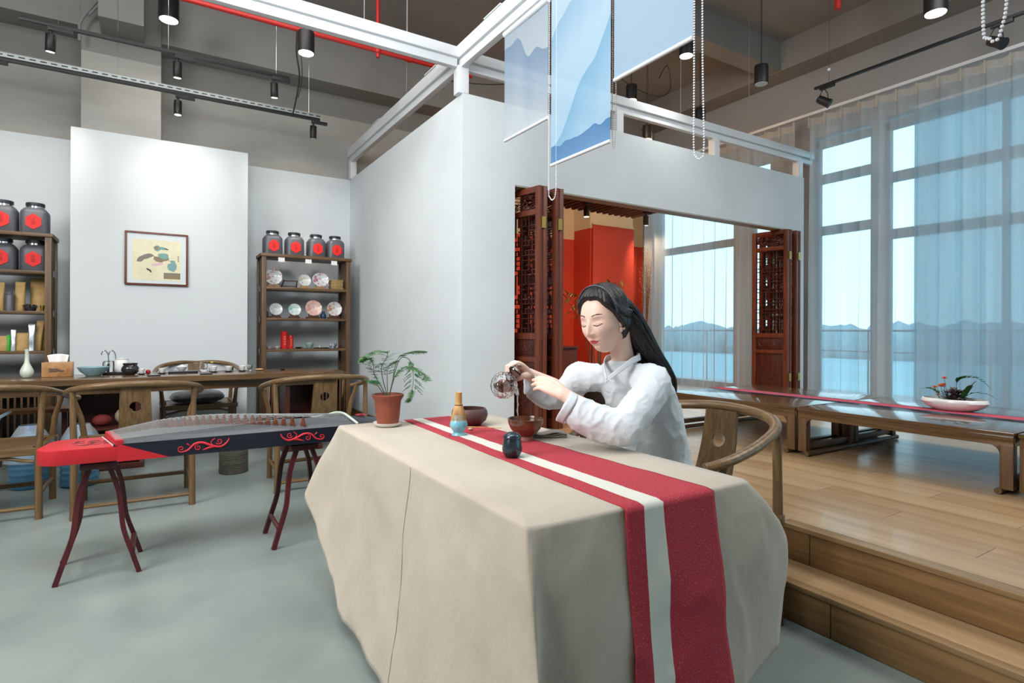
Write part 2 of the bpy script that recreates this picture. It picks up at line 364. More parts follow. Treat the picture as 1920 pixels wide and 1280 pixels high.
# red sprinkler pipes
p = thing('sprinkler_pipe', 'red sprinkler pipe running under the dark ceiling behind the white beam', 'pipe', (0, 5.5, 0))
MB().tube([(-4, 0, 3.965), (2.9, 0, 3.965)], .022, 10).build('pipe_run', M_red, p)
MB().tube([(1.85, 0, 3.9), (1.85, 0, 5.1)], .02, 10).build('riser', M_red, p)
m = MB(); m.ball((1.85, 0, 3.965), .036, 10, 8); m.build('joint', M_red, p); MB().tube([(2.15, 0, 3.965), (2.2, 0, 3.965)], .03, 10).build('coupling', M_red, p)
p = thing('sprinkler_pipe', 'short red sprinkler pipe end dropping from the ceiling over the platform', 'pipe', (5.55, 3.0, 0))
MB().tube([(-.65, 0, 4.75), (.0, 0, 4.38)], .022, 10).build('pipe_run', M_red, p)
m = MB(); m.tube([(0, 0, 4.33), (0, 0, 5.1)], .022, 10); m.lathe([(.03, 4.3), (.03, 4.42)], n=10); m.build('riser', M_red, p)
p = thing('conduit', 'grey bent conduit pipes on the dark column beside the bracket', 'pipe', (0, 7.05, 0))
M_cond = mat('grey_conduit', rgb(128, 130, 130), .5)
MB().tube([(-.66, 0, 4.05), (-.66, 0, 4.22), (-.64, 0, 4.28), (-.50, 0, 4.52), (-.44, 0, 5.08)], .014, 8).build('pipe', M_cond, p)
MB().tube([(-.585, 0, 4.33), (-.50, 0, 4.46), (-.46, 0, 4.58), (-.40, 0, 5.08)], .012, 8).build('pipe', M_cond, p)

# ------------------------------------------------------------------ lamps
def can(loc, R, h, mlamp, label, watts=0, col=(1, .96, .9), name='pendant_lamp', grp=None, top=5.1, cable=True):
    t = thing(name, label, 'lamp', loc, 0, grp)
    MB().lathe([(R, 0), (R, h), (R * .96, h + .006), (.01, h + .008)], n=28).build('lamp_housing', M_black, t, ang=50)
    MB().lathe([(0, -.004), (R * .88, -.004), (R * .9, .0)], n=28).build('diffuser', mlamp, t)
    m = MB(); L = top - loc[2] - h
    m.tube([(0, 0, h + .005), (.006, 0, h + L * .4), (0, 0, h + L)], .0035, 6); m.tube([(-.012, 0, h), (-.012, 0, h + L)], .0018, 5)
    m.build('cable', M_black, t)
    if watts:
        d = bpy.data.lights.new('lamp_light', 'SPOT'); d.energy = watts; d.spot_size = radians(125); d.spot_blend = .8; d.color = col; d.shadow_soft_size = R * .8
        o = bpy.data.objects.new('lamp_light', d); C.objects.link(o); o.parent = t; o.location = (0, 0, -.02)
        if mlamp is M_lo:
            d = bpy.data.lights.new('bulb_light', 'POINT'); d.energy = 11; d.color = col; d.shadow_soft_size = .04
            o = bpy.data.objects.new('bulb_light', d); C.objects.link(o); o.parent = t; o.location = (0, 0, -.06)
    return t
can((.09, 6.61, 4.27), .09, .22, M_lw, 'lit white can pendant nearest the picture wall, cut by the top edge', 40)
can((1.10, 5.19, 3.62), .07, .177, M_lw, 'lit white can pendant hanging just below the long white beam', 40)
can((5.86, 2.31, 4.03), .09, .2, M_lw, 'lit white can pendant high over the platform near the window curtain', 50)
can((4.53, 3.96, 3.98), .07, .15, M_lw, 'lit white can pendant peeking out beside the third hanging blind', 40)
can((5.38, 3.70, 3.80), .07, .185, M_off, 'unlit black can pendant with a pale diffuser over the platform')
OR = (1, .66, .34)
can((4.71, 4.93, 3.90), .064, .17, M_lo, 'warm glowing can pendant closest to the blinds, above the partition wall', 80, OR)
can((5.94, 4.96, 3.89), .064, .18, M_lo, 'warm glowing can pendant beside the loose bead chain', 80, OR)
can((5.28, 5.24, 3.63), .062, .17, M_lo, 'warm glowing can pendant seen through the gap above the partition wall', 80, OR)
c_ = thing('loose_cable', 'black cable looping between the warm pendants above the partition', 'cable', (0, 0, 0))
MB().tube(catmull([(2.5, 5.3, 3.75), (3.1, 5.3, 3.85), (3.8, 5.3, 4.1), (4.4, 5.3, 4.5), (5.0, 5.3, 4.3), (5.5, 5.3, 4.25), (5.75, 5.3, 4.4), (5.7, 5.3, 4.7), (5.55, 5.3, 4.5)], 8), .005, 6).build('cord', M_black, c_)

def track_x(name, label, x0, x1, y, z, spots, deco):
    t = thing(name, label, 'track light', (0, y, z))
    MB().box(x0, x1, -.018, .018, 0, .028).build('rail', M_black, t, bevel=.003)
    if deco:
        m = MB(); m.box(x0, x1, -.022, .022, .03, .034); m.box(x0, x1, -.022, -.018, .034, .07); m.box(x0, x1, .018, .022, .034, .07); m.build('steel_channel', mat('galvanised_steel', rgb(150, 158, 160), .4, .7), t)
        sl = MB(); q = x0 + .03
        while q < x1 - .04: sl.box(q, q + .045, -.0235, -.0215, .046, .056); q += .075
        sl.build('channel_slot', M_black, t, kind='stuff')
    for x, tx, wt, lit in spots:
        m = MB(); m.box(x - .02, x + .15, -.018, .018, -.032, 0); m.tube([(x, 0, -.03), (x, 0, -.06)], .011, 8); m.build('adapter', M_black, t, bevel=.002)
        h = MB(); top = Vector((x, 0, -.06)); dr = Vector((tx[0] - x, tx[1] - y, tx[2] - z)).normalized() * .3 + Vector((0, 0, -1)); dr.normalize()
        h.tube([top, top + dr * .005, top + dr * .135, top + dr * .14], [.03, .036, .036, .033], 20); hd = h.build('lamp_head', M_black, t, ang=50)
        MB().tube([top + dr * .139, top + dr * .1425], .028, 18).build('diffuser', M_lw if lit else M_off, hd)
        if wt:
            d = bpy.data.lights.new('spot_light', 'SPOT'); d.energy = wt; d.spot_size = radians(58); d.spot_blend = .9; d.color = (1, .93, .84); d.shadow_soft_size = .03
            o = bpy.data.objects.new('spot_light', d); C.objects.link(o); o.parent = t; o.location = top + dr * .16
            o.rotation_euler = (Vector((tx[0], tx[1] - y, tx[2] - z)) - o.location).to_track_quat('-Z', 'Y').to_euler()
    for x in (x0 + .25, (x0 + x1) / 2, x1 - .12): MB().tube([(x, 0, .03), (x, 0, 5.1 - z)], .0016, 5).build('hanging_wire', M_chrome, t)
    return t
track_x('track_light', 'upper black track light with three lit spots hanging before the back wall', -.95, 1.11, 6.0, 3.69,
        [(-.75, (-1.15, 7.6, 2.6), 38, True), (.15, (.20, 7.1, 2.75), 36, True), (.97, (1.5, 7.6, 2.6), 38, True)], False)
track_x('track_light', 'lower black track light topped by a perforated steel channel', -2.2, 1.55, 6.6, 3.545,
        [(-1.27, (-1.3, 7.4, 1.5), 40, True), (.17, (.2, 7.1, 1.6), 8, True), (1.48, (1.60, 7.4, 1.5), 45, False)], True)
c_ = thing('hanging_cable', 'bundle of black cables dropping between the two track lights', 'cable', (1.16, 5.9, 0))
MB().tube(catmull([(0, 0, 5.0), (.01, 0, 4.3), (0, 0, 3.95), (.03, 0, 3.7), (.0, .05, 3.45), (-.02, .1, 3.33)], 6), .008, 6).build('cord', M_black, c_)
MB().tube(catmull([(.01, 0, 4.1), (.05, 0, 3.85), (.05, 0, 3.65), (.02, .03, 3.5)], 6), .004, 6).build('cord', M_black, c_)

t = thing('track_light', 'black track light with two spotlights running along the window curtain', 'track light', (6.3, 0, 3.93))
MB().box(-.018, .018, -.5, 3.66, 0, .026).build('rail', M_black, t, bevel=.003)
for y, a in ((3.56, .5), (2.02, -.3)):
    MB().box(-.018, .018, y - .12, y + .04, -.03, 0).build('adapter', M_black, t, bevel=.002)
    m = MB()
    for s in (-1, 1): m.tube([(0, y + s * .012, -.03), (0, y + s * .045, -.09), (0, y + s * .05, -.15)], .005, 6)
    m.build('bracket', M_black, t)
    d = Vector((.55 * a, -.6, -.45)).normalized(); c0 = Vector((0, y, -.16))
    m = MB(); m.tube([c0 - d * .07, c0 - d * .06, c0 + d * .04, c0 + d * .075], [.03, .042, .046, .052], 16); m.ball(tuple(c0 - d * .02), .045, 12, 8); m.build('lamp_head', M_black, t)
for y in (3.5, .9): MB().tube([(0, y, .03), (0, y, 1.15)], .002, 5).build('hanging_wire', M_chrome, t)
MB().ball((0, 3.5, .17), .018, 10, 8).build('wire_grip', M_white, t)

# thin wires holding the white frame
WL = ('left one above the long beam', 'right one above the long beam', 'nearest the blinds', 'nearest the curtain', 'nearest the back wall')
for i, (x, y) in enumerate(((1.35, 4.34), (1.7, 4.34), (4.9, 4.36), (6.1, 4.36), (2.19, 5.6))):
    tag(MB().tube([(x, y, 3.58), (x, y, 5.1)], .004, 5).build('suspension_wire', M_cond), 'thin grey suspension wire of the white frame, ' + WL[i], 'wire', 'suspension wires of the white frame')

# ------------------------------------------------------------------ printed blinds hanging from the frame
def blind_mat(name, ridges, base, top, alpha):
    m = bpy.data.materials.new(name); m.use_nodes = True; nt = m.node_tree; b = nt.nodes['Principled BSDF']
    N = nt.nodes.new; L = nt.links.new
    tc = N('ShaderNodeTexCoord'); sp = N('ShaderNodeSeparateXYZ'); L(tc.outputs['Object'], sp.inputs[0])
    mr = N('ShaderNodeMapRange'); mr.inputs['From Min'].default_value = 0; mr.inputs['From Max'].default_value = 1.1; L(sp.outputs['Z'], mr.inputs['Value'])
    cm = N('ShaderNodeMix'); cm.data_type = 'RGBA'; L(mr.outputs[0], cm.inputs['Factor']); cm.inputs['A'].default_value = (*base, 1); cm.inputs['B'].default_value = (*top, 1)
    cur = cm.outputs['Result']
    for h, slope, amp, fr_, seed, c, fade in ridges:
        w1 = N('ShaderNodeTexNoise'); w1.noise_dimensions = '1D'; w1.inputs['Detail'].default_value = 1; w1.inputs['Scale'].default_value = 1
        ad = N('ShaderNodeMath'); ad.operation = 'MULTIPLY_ADD'; L(sp.outputs['Y'], ad.inputs[0]); ad.inputs[1].default_value = fr_; ad.inputs[2].default_value = seed
        L(ad.outputs[0], w1.inputs['W'])
        a2 = N('ShaderNodeMath'); a2.operation = 'MULTIPLY_ADD'; L(w1.outputs['Fac'], a2.inputs[0]); a2.inputs[1].default_value = amp; a2.inputs[2].default_value = h - amp / 2
        a3 = N('ShaderNodeMath'); a3.operation = 'MULTIPLY_ADD'; L(sp.outputs['Y'], a3.inputs[0]); a3.inputs[1].default_value = slope; L(a2.outputs[0], a3.inputs[2])
        df = N('ShaderNodeMath'); df.operation = 'SUBTRACT'; L(a3.outputs[0], df.inputs[0]); L(sp.outputs['Z'], df.inputs[1])
        st_ = N('ShaderNodeMath'); st_.operation = 'GREATER_THAN'; L(df.outputs[0], st_.inputs[0]); st_.inputs[1].default_value = 0
        m2 = N('ShaderNodeMapRange'); L(df.outputs[0], m2.inputs['Value']); m2.inputs['From Max'].default_value = fade; m2.inputs['To Min'].default_value = 1; m2.inputs['To Max'].default_value = .15
        mu = N('ShaderNodeMath'); mu.operation = 'MULTIPLY'; L(st_.outputs[0], mu.inputs[0]); L(m2.outputs[0], mu.inputs[1])
        x = N('ShaderNodeMix'); x.data_type = 'RGBA'; L(mu.outputs[0], x.inputs['Factor']); L(cur, x.inputs['A']); x.inputs['B'].default_value = (*c, 1); cur = x.outputs['Result']
    L(cur, b.inputs['Base Color']); b.inputs['Roughness'].default_value = .45
    out = nt.nodes['Material Output']; tl = N('ShaderNodeBsdfTranslucent'); L(cur, tl.inputs[0]); tr = N('ShaderNodeBsdfTransparent')
    s1 = N('ShaderNodeMixShader'); s1.inputs[0].default_value = .5; L(b.outputs[0], s1.inputs[1]); L(tl.outputs[0], s1.inputs[2])
    s2 = N('ShaderNodeMixShader'); s2.inputs[0].default_value = alpha; L(tr.outputs[0], s2.inputs[1]); L(s1.outputs[0], s2.inputs[2]); L(s2.outputs[0], out.inputs[0])
    return m
B1 = blind_mat('blind_print_pale', [(.55, .5, .5, 3, 1.2, rgb(140, 166, 196), .5)], rgb(216, 226, 230), rgb(166, 186, 208), .88)
B2 = blind_mat('blind_print_mountain', [(1.0, -.55, .3, 3.5, 4.1, rgb(150, 190, 222), .3), (.40, -1.1, .18, 3.2, 7.7, rgb(134, 184, 218), .4), (.13, -.02, .10, 6, 2.3, rgb(88, 138, 190), .6)], rgb(178, 212, 236), rgb(190, 216, 232), .93)
B3 = blind_mat('blind_print_plain', [], rgb(168, 196, 220), rgb(160, 188, 214), .92)
def chain(pts, r, m, parent, gap=2.6):
    P = catmull(pts, 14); bm_ = MB(); acc = 0; last = P[0]
    for p in P[1:]:
        seg = p - last; L = seg.length
        while acc + L >= r * gap:
            q = last + seg.normalized() * (r * gap - acc); bm_.ball(tuple(q), r, 6, 4); last = q; seg = p - last; L = seg.length; acc = 0
        acc += L; last = p
    return bm_.build('bead_chain', m, parent)
M_bead = mat('white_bead', rgb(222, 226, 232), .35); M_beadd = mat('dark_bead', rgb(112, 104, 104), .3, .6)
def blind(name, label, y0, y1, zb, m):
    t = thing(name, label, 'blind', (2.19, (y0 + y1) / 2, zb)); hw = (y1 - y0) / 2
    MB().grid(lambda u, v: (.003 * sin(u * 5), -hw + u * 2 * hw, .01 + v * (3.40 - zb)), 8, 10).build('sheet', m, t)
    MB().tube([(0, -hw, .008), (0, hw, .008)], .011, 10).build('bottom_bar', M_white, t)
    MB().tube([(0, -hw, 3.395 - zb), (0, hw, 3.395 - zb)], .022, 12).build('roller', M_white, t)
    return t
b1 = blind('printed_blind', 'leftmost hanging roller blind, sheer pale grey-blue with a faint hill', 3.075, 3.628, 2.60, B1)
b2 = blind('printed_blind', 'middle and lowest roller blind printed with blue mountain ridges', 2.462, 3.035, 2.275, B2)
b3 = blind('printed_blind', 'rightmost hanging roller blind in plain pale blue', 1.873, 2.43, 2.608, B3)
chain([(0, -.288, .80), (0, -.288, .4), (0, -.288, .1), (.0, -.288, -.45), (.0, -.30, -.52), (0, -.335, -.545), (0, -.365, -.5), (0, -.37, -.3), (0, -.37, .8)], .0045, M_bead, b1)
chain([(.02, -.28, 1.1), (.02, -.28, .6), (.02, -.28, .05), (.02, -.30, .0), (.02, -.31, .3), (.02, -.315, 1.1)], .004, M_beadd, b2)
chain([(0, -.285, .75), (0, -.285, .1), (0, -.285, -.3), (0, -.285, -.52), (0, -.30, -.575), (0, -.325, -.585), (0, -.345, -.53), (0, -.335, -.1), (0, -.33, .75)], .005, M_bead, b3)
b4 = thing('rolled_blind', 'fully raised blind whose bead chain loops down at the top right corner', 'blind', (2.19, 1.1, 3.36))
MB().tube([(0, -.3, 0), (0, .3, 0)], .035, 14).build('roller', M_white, b4)
chain([(0, -.37, .05), (0, -.37, -.6), (0, -.365, -1.18), (0, -.38, -1.245), (0, -.395, -1.262), (0, -.41, -1.235), (0, -.425, -1.1), (0, -.42, -.6), (0, -.42, .05)], .0055, M_bead, b4, 2.3)

# ------------------------------------------------------------------ sheer curtains and roller shades
def sheer_mat(name, col, op, tcol):
    m = bpy.data.materials.new(name); m.use_nodes = True; nt = m.node_tree; nt.nodes.clear(); N = nt.nodes.new; L = nt.links.new
    o = N('ShaderNodeOutputMaterial'); t = N('ShaderNodeBsdfTransparent'); t.inputs[0].default_value = (*tcol, 1)
    d = N('ShaderNodeBsdfDiffuse'); d.inputs[0].default_value = (*col, 1); l = N('ShaderNodeBsdfTranslucent'); l.inputs[0].default_value = (*col, 1)
    s = N('ShaderNodeMixShader'); s.inputs[0].default_value = .5; L(d.outputs[0], s.inputs[1]); L(l.outputs[0], s.inputs[2])
    tc = N('ShaderNodeTexCoord'); mp = N('ShaderNodeMapping'); mp.inputs['Scale'].default_value = (8, 8, .15); L(tc.outputs['Object'], mp.inputs[0])
    nz = N('ShaderNodeTexNoise'); nz.inputs['Scale'].default_value = 1; L(mp.outputs[0], nz.inputs['Vector'])
    mr = N('ShaderNodeMapRange'); mr.inputs['From Min'].default_value = .3; mr.inputs['From Max'].default_value = .7; mr.inputs['To Min'].default_value = op - .06; mr.inputs['To Max'].default_value = op + .06; L(nz.outputs['Fac'], mr.inputs['Value'])
    x = N('ShaderNodeMixShader'); L(mr.outputs[0], x.inputs[0]); L(t.outputs[0], x.inputs[1]); L(s.outputs[0], x.inputs[2]); L(x.outputs[0], o.inputs[0]); return m
M_sheer = sheer_mat('sheer_fabric', rgb(226, 230, 232), .50, (.97, .99, 1)); M_shead = sheer_mat('sheer_header', rgb(232, 226, 218), .62, (1, 1, 1))
M_shade = sheer_mat('roller_shade_fabric', rgb(160, 200, 214), .60, (.78, .93, .98))
def curtain(label, y0, y1, seed):
    t = thing('sheer_curtain', label, 'curtain', (7.17, 0, 0)); n = round((y1 - y0) / .205); ph = [noise.noise((k * 3.1 + seed, 0, 0)) for k in range(n + 2)]
    def fold(y, z):
        s = (y - y0) / (y1 - y0) * n; k = min(int(s), n - 1); f = s - k
        zz = (z - .33) / 3.6; g = exp_(-((f - .5) * 2) ** 2 * 0)
        amp = .03 + .022 * (1 - zz) + .012 * ph[k]
        x = amp * sin(2 * pi * f) + .012 * (1 - zz) * sin(6 * pi * f + seed + ph[k] * 9) + .015 * noise.noise((y * 2.3, z * .5, seed))
        sq = .06 * sin(2 * pi * f * 2) * zz / n * 0
        pinch = max(0, 1 - abs(f - .02) * 14, 1 - abs(f - .98) * 14)
        return (x + .03 * pinch * zz, y + sq + .012 * noise.noise((z * .7, k * 1.7, seed)) * (1 - zz), z)
    exp_ = math.exp
    nu = n * 16
    MB().grid(lambda u, v: fold(y0 + u * (y1 - y0), .33 + v * 3.55), nu, 14).build('sheer_panel', M_sheer, t)
    def head(u, v):
        y = y0 + u * (y1 - y0); x, yy, z = fold(y, 3.86 + v * .11); s = u * n; f = s - int(min(s, n - 1e-6))
        return (x * .8, y, 3.865 + v * .1 - .018 * sin(pi * f) * v)
    MB().grid(head, nu, 2).build('header_tape', M_shead, t)
    m = MB()
    for k in range(n + 1):
        y = y0 + (y1 - y0) * k / n; m.box(-.004, .012, y - .008, y + .008, 3.84, 3.985)
    m.build('pleat', M_shead, t, kind='stuff')
    return t
curtain('long sheer curtain covering the right glass wall beside the low tables', -.9, 4.245, 1.3)
curtain('sheer curtain behind the partition opening in the red room', 4.45, 7.18, 6.1)
struct(MB().box(7.13, 7.21, -1, 7.3, 3.985, 4.02), 'trim_6', M_white)
sh = thing('roller_shade', 'pale blue roller shade drawn down over the right window', 'blind', (7.44, 0, 0))
MB().box(-.002, .002, -.95, 3.14, .36, 3.80).build('shade_cloth', M_shade, sh); MB().tube([(0, -.95, 3.8), (0, 3.14, 3.8)], .02, 10).build('roller', M_white, sh)
MB().tube([(0, -.95, .36), (0, 3.14, .36)], .01, 8).build('bottom_bar', M_white, sh)

# ------------------------------------------------------------------ carved folding doors
def door_leaf():
    W, H, T = .47, 2.155, .042; t = bpy.data.objects.new('door', None); C.objects.link(t); t['kind'] = 'structure'; t.empty_display_size = .1
    m = MB()
    for x in (0, W - .055): m.box(x, x + .055, -T / 2, T / 2, 0, H)
    m.build('stile', M_rose_l, t, bevel=.004)
    r = MB()
    for z0, z1 in ((0, .09), (.60, .645), (.80, .855), (1.905, 1.955), (2.10, H)): r.box(.055, W - .055, -T / 2 + .003, T / 2 - .003, z0, z1)
    r.build('rail', M_rose_l, t, bevel=.003)
    pn = MB(); pn.box(.055, W - .055, -.008, .008, .09, .60); pn.box(.055, W - .055, -.008, .008, .645, .80)
    pn.box(.085, W - .085, -.013, .013, .125, .565); pn.box(.08, W - .08, -.013, .013, .665, .78); pn.build('carved_panel', M_rose, t, bevel=.003)
    cv = MB(); rnd = random.Random(3)
    for sd in (-1, 1):
        for k in range(26):
            cx = rnd.uniform(.12, W - .12); cz = rnd.uniform(.16, .53); r0 = rnd.uniform(.012, .035); a = rnd.uniform(0, 6)
            cv.tube([(cx + r0 * (1 - i / 9) * cos(a + i * .6), sd * .014, cz + r0 * (1 - i / 9) * sin(a + i * .6)) for i in range(9)], .004, 5)
        for k in range(9):
            cx = .1 + k * .034; cv.tube([(cx + .014 * cos(i * .8), sd * .014, .722 + .03 * sin(i * .8 + k)) for i in range(7)], .0035, 5)
    cv.build('relief_carving', M_rose, t, kind='stuff')
    lt = MB(); x0, x1, z0, z1 = .055, W - .055, .855, 1.905; nx, nz = 8, 24; dx = (x1 - x0) / nx; dz = (z1 - z0) / nz; b = .0045
    for i in range(nx + 1):
        for j in range(nz):
            ii = min(i, nx - i); key = (ii * 5 + (j % 12) * 3 + ii * (j % 12)) % 7
            if ii == 0 or key not in (0, 3) and not (ii in (1, 3) and (j % 6) in (2, 3) ): 
                x = x0 + i * dx; lt.box(x - b, x + b, -.009, .009, z0 + j * dz - b, z0 + (j + 1) * dz + b)
    for j in range(nz + 1):
        for i in range(nx):
            ii = min(i, nx - 1 - i); key = (ii * 3 + (j % 12) * 5 + 2 * ii * (j % 4)) % 6
            if j in (0, nz) or key not in (1, 4):
                z = z0 + j * dz; lt.box(x0 + i * dx, x0 + (i + 1) * dx, -.0085, .0085, z - b, z + b)
    lt.build('lattice', M_rose, t, kind='stuff')
    ct = MB(); rnd = random.Random(8)
    for k in range(30):
        cx = rnd.uniform(.075, W - .075); cz = rnd.uniform(1.97, 2.085); r0 = rnd.uniform(.012, .026); a = rnd.uniform(0, 6)
        ct.tube([(cx + r0 * (1 - i / 10) * cos(a + i * .7), rnd.uniform(-.004, .004), cz + r0 * (1 - i / 10) * sin(a + i * .7)) for i in range(9)], .0045, 5)
    for q in range(5): ct.tube([(.06 + .35 * k / 8, 0, 1.972 + .027 * q + .01 * sin(k * 1.7 + q)) for k in range(9)], .004, 5)
    ct.build('openwork_carving', M_rose, t, kind='stuff')
    return t
def hinges(t, x, side):
    for z in (.28, 1.78): MB().box(x - .012 if x > .2 else x - .004, x + .004 if x > .2 else x + .012, side * .012, side * .024 , z, z + .1).build('hinge', M_brass, t)
D0 = door_leaf(); used = False; di = 0
LEAVES = [((2.86, 4.112), (2.765, 4.58)), ((2.905, 4.112), (2.96, 4.58)), ((3.045, 4.118), (2.985, 4.58)), ((3.088, 4.118), (3.15, 4.585)),
          ((6.665, 4.20), (6.618, 4.66)), ((6.715, 4.20), (6.775, 4.66)), ((6.86, 4.202), (6.80, 4.66)), ((6.91, 4.204), (6.955, 4.66))]
for near, far in LEAVES:
    di += 1; a = atan2(far[1] - near[1], far[0] - near[0])
    if di == 1: D0.location = (near[0], near[1], .323); D0.rotation_euler = (0, 0, a); D0.name = 'door_1'; dd = D0
    else: dd = dup(D0, (near[0], near[1], .323), a); dd.name = 'door_%d' % di
for x, y in ((2.882, 4.105), (3.066, 4.111), (6.69, 4.193), (6.885, 4.195)):
    hs = setting('door_hinges', (x, y, .323))
    for z in (.26, 1.78): MB().box(-.022, .022, -.006, .004, z, z + .1).build('hinge', M_brass, hs)

# ------------------------------------------------------------------ inner red room
struct(MB().box(2.30, 7.5, 7.55, 7.62, .32, 3.16), 'wall_inner_back', M_redwall)
struct(MB().box(2.30, 7.5, 7.545, 7.625, 2.72, 3.3), 'trim_7', M_cream)
struct(MB().box(2.30, 2.34, 4.42, 7.6, .32, 3.18), 'wall_inner_side', M_redwall)
cb = MB(); cb.box(5.921, 6.842, 7.13, 7.55, .32, 2.86); struct(cb, 'wall_inner_column', M_redwall)
struct(MB().box(5.915, 6.848, 7.124, 7.55, 2.86, 3.3), 'trim_8', M_cream)
rb = thing('red_banner', 'red cloth banner hanging over the column in the inner room', 'banner', (6.39, 7.09, .345))
MB().grid(lambda u, v: (-.45 + u * .9, .006 * sin(u * 23) * (1 - v) + .004 * sin(u * 9), v * 2.57), 40, 8).build('cloth', M_redfab, rb, solid=.003)
MB().tube([(-.46, 0, 2.58), (.46, 0, 2.58)], .012, 8).build('rod', M_cream, rb)
pg = setting('ceiling_slats')
M_slat = wood('slat_wood', rgb(86, 58, 40), rgb(60, 38, 26), 'y', .5)
for k in range(17):
    MB().box(3.75 + k * .10, 3.785 + k * .10, 5.0, 5.6, 2.70, 2.76).build('slat', M_slat, pg)
MB().box(3.65, 5.5, 4.98, 5.02, 2.74, 2.80).build('cross_rail', M_black, pg)
MB().box(3.65, 5.5, 5.58, 5.62, 2.75, 2.80).build('cross_rail', M_black, pg)
for x, y, tg, wt in ((4.26, 5.2, (5.2, 7.5, 1.6), 26), (5.22, 5.2, (6.9, 7.4, 2.4), 34)):
    t = thing('spotlight', 'small black spotlight %s the slatted ceiling of the red room' % ('at the left under' if x < 5 else 'at the right end of'), 'lamp', (x, y, 2.70))
    m = MB(); m.box(-.03, .09, -.018, .018, -.02, .0); m.tube([(0, 0, -.02), (0, 0, -.05)], .01, 8); m.build('adapter', M_black, t)
    MB().tube([(0, 0, -.05), (0, 0, -.055), (0, 0, -.165)], [.03, .034, .034], 16).build('lamp_head', M_black, t)
    MB().lathe([(0, -.168), (.028, -.168), (.03, -.164)], n=16).build('diffuser', M_lo if x < 5 else M_off, t)
    d = bpy.data.lights.new('spot_light', 'SPOT'); d.energy = wt; d.spot_size = radians(85); d.spot_blend = .7; d.color = (1, .74, .48); d.shadow_soft_size = .03
    o = bpy.data.objects.new('spot_light', d); C.objects.link(o); o.parent = t; o.location = (0, 0, -.19); o.rotation_euler = (Vector((tg[0] - x, tg[1] - y, tg[2] - 2.51))).to_track_quat('-Z', 'Y').to_euler()
spot('inner_room_lamp', (4.6, 6.2, 2.95), (4.6, 6.6, 0), 55, 140, .8, (1, .76, .52), .1)
spot('inner_wall_washer', (6.85, 6.6, 3.0), (7.12, 7.1, 2.2), 60, 75, .9, (1, .78, .55), .04)

# ------------------------------------------------------------------ low tables on the platform
def low_table():
    t = thing('low_table', '', 'table'); L, D, Hh = 1.215, .645, .34
    tb = MB(); tb.box(0, D, -L / 2, L / 2, Hh - .022, Hh); tb.build('tabletop', M_walnut_y, t, bevel=.004)
    ap = MB(); ap.box(0.004, .03, -L / 2 + .004, L / 2 - .004, Hh - .075, Hh - .022); ap.box(D - .03, D - .004, -L / 2 + .004, L / 2 - .004, Hh - .075, Hh - .022)
    ap.box(.03, D - .03, -L / 2 + .004, -L / 2 + .03, Hh - .075, Hh - .022); ap.box(.03, D - .03, L / 2 - .03, L / 2 - .004, Hh - .075, Hh - .022); ap.build('apron', M_walnut_y, t, bevel=.003)
    lg = None
    for sx in (0, 1):
        for sy in (-1, 1):
            m = MB(); x = .004 if sx == 0 else D - .059; y = sy * (L / 2 - .034); m.box(x, x + .055, y - .03, y + .03, .03, Hh - .07)
            q = [(0, 0), (.05, 0)] + [(.05 * (1 - sin(a * pi / 8)) , -.05 * (1 - cos(a * pi / 8))) for a in range(1, 4)] + [(0, -.05)]
            for (ux, uy) in ((0, -sy), ):
                pts = [(d_, z_) for d_, z_ in q]
                M_ = Matrix(((0, 0, 1, x), (-sy * 1.0, 0, 0, y - sy * .03), (0, 1, 0, Hh - .074), (0, 0, 0, 1)))
                m.prism(pts, .0, .03, M_)
            m.build('leg', M_walnut, t, bevel=.003)
    for sy in (-1, 1):
        y = sy * (L / 2 - .034); MB().tube([(-.0, y - sy * .035, .018), (D, y - sy * .035, .018)], .0175, 10).build('foot_bar', M_walnut_x, t)
        MB().box(.059, D - .059, y - .02, y + .02, .045, .085).build('stretcher', M_walnut_x, t, bevel=.003)
    return t
LT = low_table(); k = 0
LTS = [(3.885, 1.771, 'low dark wooden table carrying the white flower bowl, its front legs nearest the platform edge'),
       (3.885, 3.002, 'low dark wooden table in the front row farthest from the camera, behind the armchair'),
       (3.885, .540, 'low dark wooden table cut by the right edge of the picture'),
       (4.535, 1.771, 'low table in the window-side row behind the flower bowl'), (4.535, 3.002, 'low table in the window-side row at the far end near the folded doors'),
       (4.535, .540, 'low table in the window-side row at the right edge of the picture')]
for x, y, lb in LTS:
    if k == 0: LT.location = (x, y, .321); LT['label'] = lb; LT['group'] = 'low tables on the platform'
    else: dup(LT, (x, y, .321), 0, lb, 'low tables on the platform')
    k += 1
